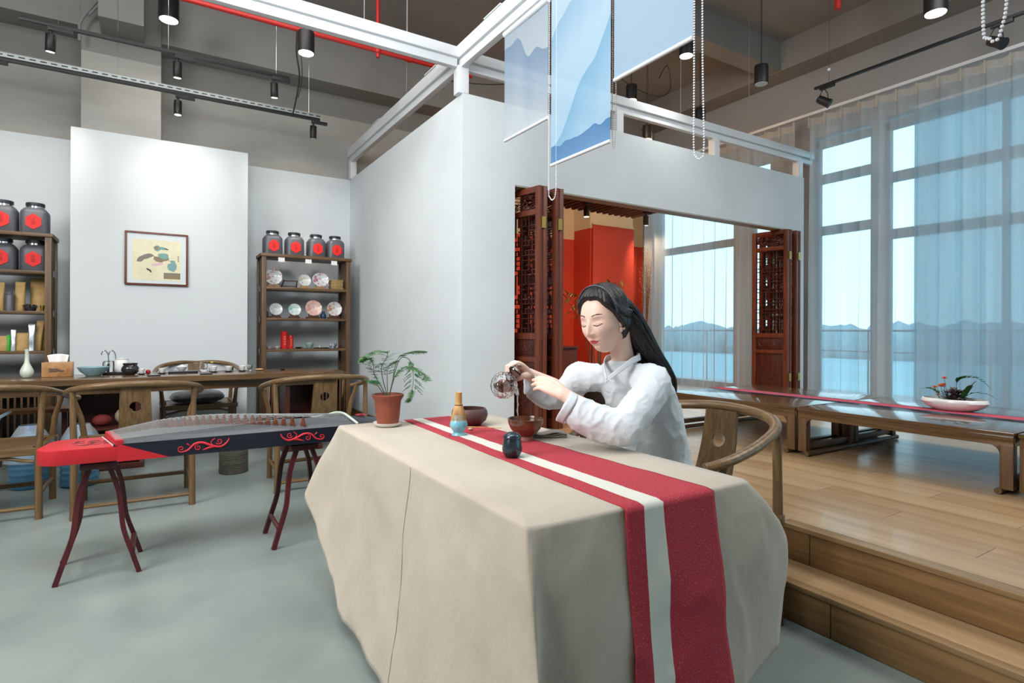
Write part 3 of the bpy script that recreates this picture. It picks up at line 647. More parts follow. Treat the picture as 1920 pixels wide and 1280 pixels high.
def stripe_mat(name, stops, axis='X', rough=.9, tex=True):
    m = bpy.data.materials.new(name); m.use_nodes = True; nt = m.node_tree; b = nt.nodes['Principled BSDF']; N = nt.nodes.new; L = nt.links.new
    uv = N('ShaderNodeUVMap'); sp = N('ShaderNodeSeparateXYZ'); L(uv.outputs[0], sp.inputs[0])
    nz0 = N('ShaderNodeTexNoise'); nz0.inputs['Scale'].default_value = 9; L(uv.outputs[0], nz0.inputs['Vector'])
    wob = N('ShaderNodeMath'); wob.operation = 'MULTIPLY_ADD'; L(nz0.outputs['Fac'], wob.inputs[0]); wob.inputs[1].default_value = .02; wob.inputs[2].default_value = -.01
    ad = N('ShaderNodeMath'); L(sp.outputs[axis], ad.inputs[0]); L(wob.outputs[0], ad.inputs[1])
    r = N('ShaderNodeValToRGB'); r.color_ramp.interpolation = 'CONSTANT'; L(ad.outputs[0], r.inputs[0])
    for i, (p, c) in enumerate(stops):
        e = r.color_ramp.elements[i] if i < 2 else r.color_ramp.elements.new(p)
        e.position = p; e.color = (*c, 1)
    nz = N('ShaderNodeTexNoise'); nz.inputs['Scale'].default_value = 1; nz.inputs['Detail'].default_value = 5; mp = N('ShaderNodeMapping'); mp.inputs['Scale'].default_value = (90, 420, 1); L(uv.outputs[0], mp.inputs[0]); L(mp.outputs[0], nz.inputs['Vector'])
    nr = N('ShaderNodeMapRange'); nr.inputs['From Min'].default_value = .55; nr.inputs['From Max'].default_value = .8; nr.inputs['To Max'].default_value = .5; L(nz.outputs['Fac'], nr.inputs['Value'])
    mx = N('ShaderNodeMix'); mx.data_type = 'RGBA'; L(nr.outputs[0], mx.inputs['Factor']); L(r.outputs[0], mx.inputs['A']); mx.inputs['B'].default_value = (*rgb(214, 170, 160), 1); L(mx.outputs['Result'], b.inputs['Base Color'])
    b.inputs['Roughness'].default_value = rough; bp = N('ShaderNodeBump'); bp.inputs['Strength'].default_value = .35; bp.inputs['Distance'].default_value = .002; L(nz.outputs['Fac'], bp.inputs['Height']); L(bp.outputs[0], b.inputs['Normal'])
    return m
def uvgrid(name, fn, nu, nv, m, parent=None, solid=0.0, smooth=True):
    """grid with UV = (u, v)"""
    me = bpy.data.meshes.new(name); vs = [tuple(fn(i / nu, j / nv)) for i in range(nu + 1) for j in range(nv + 1)]
    fs = [(i * (nv + 1) + j, (i + 1) * (nv + 1) + j, (i + 1) * (nv + 1) + j + 1, i * (nv + 1) + j + 1) for i in range(nu) for j in range(nv)]
    me.from_pydata(vs, [], fs); ul = me.uv_layers.new(name='UVMap')
    for lp in me.loops: vi = lp.vertex_index; ul.data[lp.index].uv = ((vi // (nv + 1)) / nu, (vi % (nv + 1)) / nv)
    me.materials.append(m); me.shade_smooth(); o = bpy.data.objects.new(name, me); C.objects.link(o); o.parent = parent
    if solid: md = o.modifiers.new('solid', 'SOLIDIFY'); md.thickness = solid; md.offset = 1
    return o
REDR = rgb(158, 34, 48); CREAM = rgb(206, 208, 196)
M_run2 = stripe_mat('narrow_runner_weave', [(0, rgb(60, 72, 110)), (.09, rgb(176, 62, 78)), (.91, rgb(60, 72, 110))])
o = uvgrid('narrow_runner', lambda u, v: (4.44 + u * .19 + .02 * sin(v * 3), -.05 + v * 3.66, .663 + .0006 * sin(v * 90)), 4, 60, M_run2, solid=.002)
tag(o, 'narrow red runner with blue borders laid along the low tables', 'runner')

# flower bowl
fb = thing('flower_bowl', 'oval white ceramic bowl with orange flowers and green leaves on the low table', 'plant', (4.66, 1.72, .6655), .15); fb.scale = (.74, .74, .95)
M_cer = mat('white_ceramic', rgb(226, 226, 224), .18, coat=.4)
MB().lathe([(.001, 0), (.12, 0), (.135, .004), (.19, .03), (.215, .06), (.205, .082), (.196, .084), (.205, .06), (.18, .03), (.001, .02)], n=40, sx=.86, sy=1.2).build('bowl', M_cer, fb, ang=60)
MB().lathe([(.001, .055), (.19, .052)], n=24, sx=.86, sy=1.2).build('soil', mat('dark_soil', rgb(70, 58, 52), .9, bump=.6, nscale=(60, 60, 60)), fb)
M_leaf = mat('glossy_leaf', rgb(58, 106, 48), .4, col2=rgb(36, 76, 42), nscale=(9, 9, 9)); M_leafd = mat('purple_leaf', rgb(84, 62, 66), .5, col2=rgb(56, 44, 46), nscale=(20, 20, 20))
M_flow = mat('orange_petal', rgb(232, 120, 74), .6, col2=rgb(240, 156, 110), nscale=(50, 50, 50))
def leaf(mb, base, d, L, W, droop=.2, n=5, up=(0, 0, 1)):
    base = Vector(base); d = Vector(d).normalized(); s = d.cross(Vector(up)); s = s.normalized() if s.length > .01 else Vector((1, 0, 0)); u = s.cross(d)
    b0 = len(mb.v)
    for i in range(n + 1):
        t = i / n; c = base + d * L * t - Vector((0, 0, droop * L * t * t)); ww = W * .5 * sin(pi * min(1, t * .96 + .04)) ** .8
        mb.v += [tuple(c - s * ww + u * .08 * ww), tuple(c - u * .12 * ww), tuple(c + s * ww + u * .08 * ww)]
    for i in range(n):
        a = b0 + i * 3; mb.face([a, a + 3, a + 4, a + 1]); mb.face([a + 1, a + 4, a + 5, a + 2])
rnd = random.Random(4)
def frond(parent, pts, nl, L, W, m, sweep=.6):
    P = catmull(pts, 8); mb = MB(); mb.tube(P, [.0028 * (1 - .6 * i / len(P)) for i in range(len(P))], 5); mb.build('stem', m, parent)
    lf = MB()
    for k in range(nl):
        i = int(len(P) * (.4 + .6 * k / nl)); i = min(i, len(P) - 2); T = (P[i + 1] - P[i]).normalized(); sd = Vector((0, 0, 1)).cross(T).normalized()
        for s in (-1, 1): leaf(lf, P[i], T * sweep + sd * s + Vector((0, 0, .35)), L * (1 - .4 * k / nl), W, .1)
    leaf(lf, P[-1], P[-1] - P[-3], L, W); lf.build('leaves', m, parent)
# leaf arms: towards -Y is right in the picture
frond(fb, [(0, -.03, .05), (0, -.02, .12), (0, -.02, .2), (0, -.07, .235), (0, -.16, .24), (0, -.21, .215)], 9, .075, .026, M_leaf)
frond(fb, [(0, -.06, .05), (0, -.08, .10), (.0, -.15, .135), (0, -.24, .13), (0, -.29, .11)], 4, .03, .014, M_leaf)
frond(fb, [(0, -.04, .05), (0, -.07, .10), (0, -.11, .16)], 5, .10, .045, M_leaf, .9)
frond(fb, [(0, .05, .05), (0, .10, .10), (0, .17, .14), (0, .215, .145)], 4, .06, .026, M_leaf)
pl = MB()
for k in range(150):
    a = rnd.uniform(0, 6.3); r = rnd.uniform(0, .06); z = rnd.uniform(.05, .13)
    leaf(pl, (r * cos(a), r * sin(a) * 1.2, z), (cos(a), sin(a), rnd.uniform(.2, 1.4)), rnd.uniform(.04, .07), .026, .2)
pl.build('purple_foliage', M_leafd, fb, kind='stuff')
for y, z, r in ((.10, .165, .034), (.15, .155, .024), (.075, .225, .025), (.125, .10, .018), (.08, .175, .028)):
    m = MB()
    for q in range(3):
        for k in range(8): a = 2 * pi * k / 8 + q * .4; leaf(m, (0, y, z), (cos(a), sin(a), .1 + .55 * q), r * (1.25 - .2 * q), r * 1.0, .1)
    fl = m.build('flower', M_flow, fb); MB().tube(catmull([(0, y * .3, .05), (0, y * .8, z * .6), (0, y, z)], 5), .0022, 5).build('flower_stem', M_leaf, fb)

# ------------------------------------------------------------------ horseshoe armchairs
def make_chair(label, name='round_back_armchair'):
    t = thing(name, label, 'chair')
    fr_ = [(-.375, .24, .728), (-.392, .15, .745), (-.385, -.02, .775), (-.34, -.20, .812), (-.22, -.315, .838), (0, -.36, .85)]
    P = fr_ + [(-x, y, z) for x, y, z in fr_[-2::-1]]
    P = [(-.352, .285, .718)] + P + [(.352, .285, .718)]
    PP = catmull(P, 7); n = len(PP)
    rs = [.0185 + .006 * sin(pi * i / (n - 1)) for i in range(n)]
    for i in (0, 1, 2): rs[i] *= 1.15 - .07 * i; rs[-1 - i] *= 1.15 - .07 * i
    MB().tube(PP, rs, 12, flat=.85).build('armrest', M_ming_x, t)
    for sx in (-1, 1):
        MB().tube([(sx * .325, -.25, 0), (sx * .322, -.25, .43), (sx * .33, -.232, .60), (sx * .335, -.215, .80)], [.021, .020, .0185, .017], 12).build('leg', M_ming, t)
        MB().tube([(sx * .315, .25, 0), (sx * .312, .25, .43), (sx * .33, .225, .58), (sx * .375, .19, .735)], [.021, .020, .0175, .015], 12).build('leg', M_ming, t)
    m = MB(); m.box(-.285, .285, -.215, .232, .432, .448); m.build('seat', M_ming_x, t, bevel=.003)
    m = MB(); m.box(-.345, .345, .228, .268, .405, .452); m.box(-.345, .345, -.268, -.228, .405, .452)
    for s in (-1, 1): m.box(s * .315 - .02 , s * .315 + .02, -.23, .23, .405, .452)
    m.build('seat_frame', M_ming_x, t, bevel=.008)
    for y in (.245, -.245):
        m = MB()
        P = [(-.30, y, .365), (-.24, y, .375), (-.16, y, .394), (0, y, .398), (.16, y, .394), (.24, y, .375), (.30, y, .365)]
        m.tube(catmull(P, 4), .011, 8); m.build('apron', M_ming_x, t)
    for a, b, z, r in (((-.32, .25), (.32, .25), .12, .016), ((-.32, -.25), (.32, -.25), .075, .013), ((-.32, -.25), (-.315, .25), .15, .013), ((.32, -.25), (.315, .25), .15, .013)):
        MB().tube([(a[0], a[1], z), (b[0], b[1], z)], r, 8).build('stretcher', M_ming_x, t)
    # back splat with round hole
    z0, z1, hw0, hw1 = .445, .835, .098, .082; zc, rc = .70, .033
    def yb(z): q = (z - z0) / (z1 - z0); return -.225 - .115 * q - .02 * sin(pi * q)
    m = MB(); N = 32; vs = []; outer = []; inner = []
    for k in range(N):
        a = 2 * pi * k / N; ca, sa = cos(a), sin(a); inner.append((rc * ca, zc + rc * sa))
        tmx = 9
        for (nx_, nz_, lim) in ((0, 1, z1 - zc), (0, -1, zc - z0)):
            if nz_ * sa > 1e-6: tmx = min(tmx, lim / (nz_ * sa))
        if abs(ca) > 1e-6: tmx = min(tmx, .09 / abs(ca))
        x = tmx * ca; z = zc + tmx * sa; q = (z - z0) / (z1 - z0); hw = hw0 + (hw1 - hw0) * q
        outer.append((x / .09 * hw, z))
    # add corner fix: snap the nearest samples to true corners
    for cx, cz in ((hw0, z0), (-hw0, z0), (hw1, z1), (-hw1, z1)):
        i = min(range(N), key=lambda i: (outer[i][0] - cx) ** 2 + (outer[i][1] - cz) ** 2); outer[i] = (cx, cz)
    rings = 7; T = .012
    for sgn in (-1, 1):
        for r_ in range(rings + 1):
            f = (r_ / rings)
            for k in range(N):
                x = inner[k][0] + (outer[k][0] - inner[k][0]) * f; z = inner[k][1] + (outer[k][1] - inner[k][1]) * f; vs.append((x, yb(z) + sgn * T / 2, z))
    o2 = (rings + 1) * N; fs = []
    for r_ in range(rings):
        for k in range(N):
            k2 = (k + 1) % N; a = r_ * N; fs.append((a + k, a + k2, a + N + k2, a + N + k)); fs.append((o2 + a + k, o2 + a + N + k, o2 + a + N + k2, o2 + a + k2))
    for k in range(N):
        k2 = (k + 1) % N; fs.append((k, o2 + k, o2 + k2, k2)); e = rings * N; fs.append((e + k, e + k2, o2 + e + k2, o2 + e + k))
    m.add(vs, fs); m.build('backrest', M_ming, t)
    return t
G = 'round-back armchairs'
ch = make_chair('round-back wooden armchair in the middle of the three before the long tea table'); ch.location = (-.115, 4.735, 0); ch['group'] = G
dup(ch, (-.945, 4.90, 0), radians(-2), 'round-back wooden armchair cut by the left edge, next to the water bottles', G)
dup(ch, (1.085, 4.70, 0), radians(-2), 'round-back wooden armchair behind the black end of the zither', G)
dup(ch, (.37, 6.76, 0), pi, 'round-back wooden armchair on the far side of the long tea table holding a cushion', G)
dup(ch, (1.90, 1.715, 0), radians(90 + 4), 'round-back wooden armchair in which the woman in white sits', G)
cu = thing('seat_cushion', 'shiny dark grey cushion on the armchair behind the tea table', 'cushion', (.36, 6.73, .455))
def cush(u, v):
    a = (u - .5) * 2; b = (v - .5) * 2; return a, b
M_cush = mat('dark_satin', rgb(52, 56, 62), .32, bump=.3, nscale=(14, 14, 14), sheen=.3)
m = MB()
def pill(u, v, s):
    a, b = (u - .5) * 2, (v - .5) * 2; k = (1 - a ** 4) * (1 - b ** 4); w_ = 1 - .10 * (a * a * b * b)
    return (a * .25 * w_, b * .22 * w_, .055 + s * .055 * max(k, 0) ** .5 + .006 * noise.noise((a * 3, b * 3, s)))
m.grid(lambda u, v: pill(u, v, 1), 20, 20); m.grid(lambda u, v: pill(u, v, -1), 20, 20); m.build('cover', M_cush, cu, ang=180)

# ------------------------------------------------------------------ framed picture
pc = thing('framed_picture', 'framed flower and vase painting hanging on the white display panel', 'picture', (0, 7.085, 1.94))
m = MB()
W2, H2, b_ = .283, .278, .019
for a in ((-W2, W2, H2 - b_, H2), (-W2, W2, -H2, -H2 + b_), (-W2, -W2 + b_, -H2 + b_, H2 - b_), (W2 - b_, W2, -H2 + b_, H2 - b_)): m.box(a[0], a[1], -.014, .012, a[2], a[3])
m.build('frame', M_rose_l, pc, bevel=.003)
MB().box(-W2 + b_, W2 - b_, -.004, .008, -H2 + b_, H2 - b_).build('mount', mat('picture_mount', rgb(208, 216, 218), .7), pc)
MB().box(-.215, .215, -.0055, -.004, -.225, .20).build('paper', mat('picture_paper', rgb(224, 218, 190), .8, col2=rgb(214, 208, 176), nscale=(6, 6, 6)), pc)
pt = MB(); mats = [mat('ink_grey', rgb(128, 124, 118), .8), mat('ink_teal', rgb(120, 160, 156), .8), mat('ink_brown', rgb(138, 122, 100), .8), mat('ink_pink', rgb(210, 180, 186), .8), mat('ink_dark', rgb(70, 74, 70), .8)]
def blot(cx, cz, rx, rz, mi, seed=0, ang=0, yy=-.0062):
    pt.m = mi; n = 22; b0 = len(pt.v); ys = yy - .00015 * (len(pt.f) % 7)
    for k in range(n):
        a = 2 * pi * k / n; r = 1 + .35 * noise.noise((cos(a) * 1.6 + seed, sin(a) * 1.6, seed)); x = r * rx * cos(a); z = r * rz * sin(a)
        pt.v.append((cx + x * cos(ang) - z * sin(ang), ys, cz + x * sin(ang) + z * cos(ang)))
    pt.face([b0 + k for k in range(n)])
for a in ((-.10, .02, .075, .022, 0, 1, .35), (-.14, -.01, .04, .02, 0, 9, .6), (.0, .115, .035, .03, 1, 2, 0), (.05, .115, .04, .012, 1, 5, -.2), (.085, .11, .02, .006, 4, 6, -.4), (-.005, .118, .018, .02, 2, 3, 0), (.06, .035, .055, .028, 1, 4, -.1),
          (.02, .0, .055, .03, 2, 7, -.1), (.075, .01, .03, .026, 2, 8, 0), (-.02, -.06, .035, .014, 3, 2, 0), (.02, -.05, .045, .012, 3, 4, .2), (-.075, -.115, .028, .008, 4, 5, -.5), (-.06, -.13, .02, .006, 4, 6, -.9), (.14, -.075, .043, .05, 1, 11, 0), (.14, -.018, .026, .012, 1, 12, 0), (.145, -.085, .03, .032, 3, 3, 0)):
    blot(*a)
pt.m = 2; pt.box(.06, .212, -.0068, -.006, -.205, -.15); pt.m = 0; pt.box(.06, .212, -.0070, -.006, -.158, -.14)
pt.m = 4
for k in range(4): pt.box(.188, .197, -.0064, -.006, .03 - k * .016, .04 - k * .016)
pt.m = 2; pt.tube([(.09, -.0065, .0), (.125, -.0065, -.02)], .002, 4); pt.tube([(-.05, -.0065, .035), (-.01, -.0065, .02)], .002, 4)
pt.build('painting', mats, pc, smooth=False)

# ------------------------------------------------------------------ bookcases
def bookcase(label, x0, x1, y0, y1, H, shelves, open_right):
    t = thing('bookcase', label, 'bookcase', ((x0 + x1) / 2, y0, 0)); w2 = (x1 - x0) / 2; d = y1 - y0
    for s in (-1, 1):
        for y in (0, d - .045): MB().box(s * w2 - (.05 if s > 0 else 0), s * w2 + (.05 if s < 0 else 0), y, y + .045, 0, H - .03).build('post', M_walnut, t, bevel=.003)
        MB().box(s * w2 - (.035 if s > 0 else -.015), s * w2 + (.035 if s < 0 else -.015), .045, d - .045, .1, H - .04).build('side_panel', M_walnut, t)
    MB().box(-w2 - .012, w2 + .012, -.012, d, H - .035, H).build('top_board', M_walnut_x, t, bevel=.003)
    for z in shelves:
        MB().box(-w2 + .05, w2 - .05, .002, d - .01, z - .028, z).build('shelf', M_walnut_x, t, bevel=.002)
        for s in (-1, 1): MB().box(s * w2 - .006, s * w2 + .006, .08, .16, z - .05, z + .012).build('bracket', M_chrome, t)
    # slatted cabinet below
    MB().box(-w2 + .05, w2 - .05, .01, d - .01, .66, .69).build('cabinet_top', M_walnut_x, t)
    MB().box(-w2 + .05, w2 - .05, .01, d - .01, .08, .11).build('cabinet_floor', M_walnut_x, t)
    MB().box(-w2 + .05, w2 - .05, d - .02, d - .01, .1, .66).build('cabinet_back', M_black, t)
    for s in (0, 1):
        a = -w2 + .055 + s * (w2 - .055); b = a + w2 - .06; dr = MB()
        for q in ((a, a + .04, .115, .655), (b - .04, b, .115, .655), (a + .04, b - .04, .115, .155), (a + .04, b - .04, .615, .655)): dr.box(q[0], q[1], .004, .022, q[2], q[3])
        dd_ = dr.build('cabinet_door', M_walnut, t, bevel=.002)
        n = 9
        for k in range(n): x = a + .06 + (b - a - .12) * k / (n - 1); MB().box(x - .008, x + .008, .006, .018, .155, .615).build('slat', M_walnut, dd_)
    return t
bookcase('right walnut bookcase with plates, beside the partition wall', 1.01, 2.02, 7.0, 7.38, 2.075, [1.692, 1.337, .975], True)
bookcase('left walnut bookcase with paper tea bags, cut by the left edge', -2.0, -.863, 7.0, 7.40, 2.115, [1.755, 1.37, .99], False)
for x, wh in ((1.22, 'left'), (1.52, 'middle'), (1.82, 'right')): tag(MB().box(x - .035, x + .035, 6.996, 7.0, 1.985, 2.035).build('paper_tag', mat('white_card', rgb(224, 226, 224), .6)), wh + ' small white tag hanging under the top board of the right bookcase', 'tag', 'white tags on the right bookcase')

M_jar = mat('dark_jar_metal', rgb(92, 94, 100), .45, .25); M_jlid = mat('jar_lid', rgb(54, 54, 58), .4, .5); M_hex = mat('red_hexagon_label', rgb(224, 34, 30), .55); M_ink = mat('label_ink', rgb(120, 16, 12), .6)
def jar(label, loc, sc=1.0, group=None):
    t = thing('tea_jar', label, 'jar', loc, 0, group); h = .245 * sc; r = .108 * sc
    def sq(t_, z): c_, s_ = abs(cos(t_)), abs(sin(t_)); return 1.0 / (c_ ** 4 + s_ ** 4) ** .25 * .97
    MB().lathe([(r * .97, 0), (r, .006), (r, h * .78), (r * .97, h * .85), (r * .78, h * .96), (r * .62, h)], n=36, fn=sq).build('body', M_jar, t, ang=30)
    MB().lathe([(r * .62, 0), (r * .62, .022 * sc)], (0, 0, h - .002), n=28).build('neck', M_chrome, t)
    MB().lathe([(r * .65, 0), (r * .66, .006), (r * .66, .03 * sc), (r * .6, .034 * sc), (.001, .034 * sc)], (0, 0, h + .014 * sc), n=28).build('lid', M_jlid, t, ang=40)
    a0 = atan2(-loc[1], -loc[0]); hx = MB()  # label on the front face
    R_ = .064 * sc; pts = [(R_ * sin(pi / 3 * k), h * .45 + R_ * 1.12 * cos(pi / 3 * k)) for k in range(6)]
    hx.add([(x, -r * 1.0 - .004, z) for x, z in pts] + [(x, -r * .96, z) for x, z in pts], [tuple(range(6))] + [(k, (k + 1) % 6, 6 + (k + 1) % 6, 6 + k) for k in range(6)])
    lb = hx.build('label', M_hex, t, smooth=False)
    ik = MB(); z0 = h * .45; y = -r - .0048
    for (a, b, c_, d) in ((-.014, .014, .030, .033), (-.002, .002, .012, .036), (-.016, .016, .018, .021), (-.013, .013, .004, .007), (-.013, -.010, -.028, .006), (.010, .013, -.028, .006), (-.013, .013, -.013, -.010), (-.013, .013, -.028, -.025), (-.002, .002, -.028, .006)):
        ik.box(a * sc, b * sc, y, y + .001, z0 + c_ * sc, z0 + d * sc)
    ik.build('lettering', M_ink, lb, smooth=False)
    return t
nm = ('nearest the display panel', 'second from the panel', 'third from the panel', 'nearest the partition')
for k, x in enumerate((1.16, 1.405, 1.66, 1.89)): jar('dark tea jar with red hexagon on the right bookcase, ' + nm[k], (x, 7.24, 2.076), 1.0, 'tea jars on the bookcases')
for x, z, lb in ((-1.01, 2.116, 'standing on the left bookcase, at its right end'), (-1.245, 2.116, 'on the left bookcase top, cut by picture edge'), (-1.01, 1.756, 'in the left bookcase, fully visible'), (-1.25, 1.756, 'in the left bookcase, cut by picture edge')):
    jar('dark tea jar with red hexagon ' + lb, (x, 7.19, z), 1.05, 'tea jars on the bookcases')

M_porc = mat('porcelain', rgb(226, 228, 226), .2, coat=.3); M_pshelf = wood('pale_wood_stand', rgb(190, 150, 104), rgb(160, 120, 78), 'x', .5); M_dstand = wood('dark_wood_stand', rgb(96, 60, 40), rgb(70, 42, 28), 'x', .5)
def plate_stand(label, x, z, r, c1, c2, stand, rim=None, oval=1.0):
    t = thing('display_plate', label, 'plate', (x, 7.2, z), 0, 'display plates on the right bookcase')
    MB().box(-r * .8, r * .8, -.04, .05, 0, .022).build('stand_base', stand, t, bevel=.004)
    m = MB(); m.box(-r * .6, r * .6, -.045, -.03, .02, .04); m.box(-r * .5, -r * .4, .02, .04, .02, r); m.box(r * .4, r * .5, .02, .04, .02, r); m.build('stand_lip', stand, t)
    A = Matrix.Translation((0, -.012, .03 + r)) @ Matrix.Rotation(radians(78), 4, 'X')
    MB().lathe([(.001, 0), (r * .5, .001), (r * .62, .008), (r, .02), (r * 1.0, .024), (r * .6, .013), (r * .5, .006), (.001, .005)], n=32, sx=oval, M=A, fn=(lambda a, z: 1 + .03 * abs(sin(a * 6))) if rim else None).build('plate', mat('plate_' + label[:14].replace(' ', '_'), c1, .2, col2=c2, nscale=(26, 26, 26), nlo=.5, nhi=.62, coat=.4), t, ang=60)
pale = rgb(214, 220, 220)
plate_stand('large flower-painted plate at the left of the top shelf', 1.16, 1.693, .098, pale, rgb(178, 120, 120), M_pshelf)
plate_stand('small pale plate with a bird on the middle of the top shelf', 1.515, 1.693, .072, pale, rgb(186, 176, 150), M_pshelf)
plate_stand('oval pink-flowered plate toward the right of the top shelf', 1.70, 1.693, .088, pale, rgb(190, 110, 140), M_pshelf, None, 1.1)
plate_stand('plain pale round plate at the left of the second shelf', 1.19, 1.338, .072, pale, rgb(196, 206, 208), M_dstand)
plate_stand('round plate with turquoise figure on the second shelf', 1.40, 1.338, .072, pale, rgb(130, 196, 192), M_dstand)
plate_stand('scalloped pink-rimmed plate on the second shelf', 1.62, 1.338, .095, rgb(222, 190, 182), rgb(206, 150, 140), M_dstand, True)
plate_stand('round plate painted with orange fish at the right of the second shelf', 1.87, 1.338, .09, pale, rgb(200, 130, 96), M_dstand)
t = thing('folding_stand', 'dark brown empty wooden stand between plates on the top shelf', 'stand', (1.345, 7.18, 1.697))
for s in (-1, 1): MB().bar((s * .085 - .02, -.04, .0), (s * .075 + .02, .05, .095), .012, .014).build('side_bar', M_rose, t)
MB().bar((-.06, .05, .09), (.095, .05, .09), .012, .012).build('cross_bar', M_rose, t); MB().bar((-.09, -.02, .02), (.07, -.02, .02), .012, .012).build('cross_bar', M_rose, t)
t = thing('tea_brick_stack', 'stack of tan paper tea packets at the right end of the top shelf', 'box', (1.895, 7.2, 1.693))
for k in range(8): o = MB().box(-.072, .072, -.06, .06, 0, .0155).build('packet', mat('kraft_packet', rgb(176, 150, 104), .8, col2=rgb(156, 130, 86), nscale=(30, 30, 30)), t, bevel=.003); o.location = (.004 * sin(k * 2.1), .003 * cos(k * 3), .016 * k); o.rotation_euler = (0, 0, .05 * sin(k * 1.3))
M_redcan = mat('red_canister', rgb(196, 24, 28), .35); M_gold = mat('gold_print', rgb(214, 160, 90), .5)
for x, r, h, lb in ((1.29, .04, .205, 'tall red tea canister with gold lettering on the third shelf'), (1.365, .028, .155, 'shorter red canister right of the tall one on the third shelf')):
    t = thing('red_canister', lb, 'canister', (x, 7.2, .976)); MB().lathe([(r, 0), (r, h * .8), (r * .96, h * .805), (r, h * .81), (r, h - .004), (r * .9, h), (.001, h)], n=24).build('body', M_redcan, t, ang=40)
    m = MB()
    for k in range(4): q = h * (.25 + .14 * k); m.box(-r * .22, r * .22, -r - .001, -r * .95, q, q + h * .04); m.box(-r * .06, r * .06, -r - .001, -r * .95, q - h * .03, q + h * .07)
    m.build('lettering', M_gold, t, smooth=False)
M_celad = mat('celadon_glaze', rgb(150, 176, 164), .2, coat=.4); M_bluew = mat('blue_white_porcelain', rgb(214, 222, 228), .2, col2=rgb(50, 110, 160), nscale=(60, 60, 60), nlo=.5, nhi=.56, coat=.4); M_darkc = mat('dark_glaze', rgb(40, 38, 42), .25, coat=.3); M_glassy = mat('clear_glass', (1, 1, 1), .02, trans=1.0, ior=1.45)
def cup(label, loc, r, h, m, cat='cup', name='tea_cup', saucer=None, lid=None, group=None):
    t = thing(name, label, cat, loc, 0, group); z = 0
    if saucer: MB().lathe([(.001, 0), (r * .7, 0), (r * 1.35, .008), (r * 1.36, .011), (r * .7, .005), (.001, .004)], n=24).build('saucer', saucer, t, ang=60); z = .006
    MB().lathe([(r * .42, z), (r * .45, z + h * .1), (r * .75, z + h * .35), (r, z + h), (r * .93, z + h), (r * .68, z + h * .38), (.001, z + h * .16)], n=24).build('bowl', m, t, ang=60)
    if lid: MB().lathe([(r * .9, z + h * .97), (r * .8, z + h * 1.12), (r * .3, z + h * 1.32), (r * .22, z + h * 1.36), (r * .28, z + h * 1.5), (.001, z + h * 1.52)], n=24).build('lid', lid, t, ang=50)
    return t
cup('green celadon lidded cup in the middle of the third shelf', (1.585, 7.22, .976), .052, .055, M_celad, lid=M_celad)
cup('blue and white patterned cup at the right of the third shelf', (1.86, 7.2, .976), .055, .055, M_bluew)
cup('small pale teacup at the far left of the third shelf', (1.12, 7.2, .976), .038, .032, M_porc); cup('white shallow cup left of the red canisters', (1.205, 7.18, .976), .042, .03, M_porc)
cup('dark round dish right of the red canisters', (1.455, 7.2, .976), .048, .018, M_darkc, 'dish', 'dish'); cup('small brown cup at the right end of the third shelf', (1.94, 7.18, .976), .02, .04, M_dstand)
t = thing('tea_tray', 'thin black tray with tiny cups on the third shelf', 'tray', (1.72, 7.19, .976)); MB().lathe([(.001, 0), (.08, 0), (.09, .008), (.08, .005), (.001, .005)], n=24, sx=1.1, sy=.6).build('dish', M_darkc, t)
cup('tiny white cup on the black tray of the third shelf', (1.70, 7.19, .983), .018, .024, M_porc)
t = thing('blue_jar', 'small dark blue jar between plates on the second shelf', 'jar', (1.745, 7.21, 1.338)); MB().lathe([(.03, 0), (.036, .02), (.034, .05), (.018, .07), (.016, .085), (.02, .09), (.001, .092)], n=20).build('body', mat('navy_glaze', rgb(40, 62, 92), .25), t)
t = thing('dark_figurine', 'small dark figurine at the left end of the second shelf', 'figurine', (1.095, 7.2, 1.338)); MB().lathe([(.02, 0), (.026, .02), (.016, .045), (.02, .06), (.012, .08), (.001, .085)], n=14).build('body', M_darkc, t)

# left bookcase goods
M_kraft = mat('kraft_paper', rgb(198, 164, 108), .75, col2=rgb(170, 136, 84), nscale=(10, 10, 10), bump=.25, bscale=(3, 3, 3)); M_silver = mat('silver_foil', rgb(196, 200, 204), .3, .7, bump=.4, nscale=(12, 12, 12)); M_green = mat('green_packet', rgb(52, 168, 48), .5)
def bag(label, x, z, w_, h, m, cat='bag', lean=0.0, y=7.16, d=.06, group='paper bags on the left bookcase'):
    t = thing('tea_bag_packet', label, cat, (x, y, z), 0, group)
    def f(u, v): 
        a = 2 * pi * u; th = d / 2 * (1 - v ** 2.2) + .002; cr = .006 * noise.noise((u * 5, v * 4, x * 9))
        return (w_ / 2 * (abs(cos(a)) ** .5) * (1 if cos(a) > 0 else -1) * (1 - .04 * v) + lean * v * h, th * sin(a) + cr, v * h)
    m_ = MB(); m_.grid(f, 24, 10, closed=True); b = m_.build('bag_body', m, t, ang=80)
    MB().box(-w_ * .46 + lean * h, w_ * .46 + lean * h, -.003, .003, h - .018, h).build('folded_top', m, t)
    return t
bag('kraft paper bag at the picture edge on the third-highest shelf', -1.265, 1.371, .075, .27, M_kraft)
bag('small crumpled kraft bag behind the grey canister', -1.12, 1.371, .08, .28, M_kraft, lean=.02)
bag('large kraft paper bag leaning in the right corner of that shelf', -.985, 1.371, .15, .33, M_kraft, y=7.27)
bag('low kraft packet at the picture edge on the bottom open shelf', -1.235, .991, .08, .14, M_kraft); bag('bright green packet on the bottom open shelf', -1.2, .991, .03, .15, M_green)
bag('narrow silver foil packet right of the green packet', -1.165, .991, .045, .2, M_silver); bag('crumpled kraft bag in the middle of the bottom open shelf', -1.09, .991, .11, .17, M_kraft)
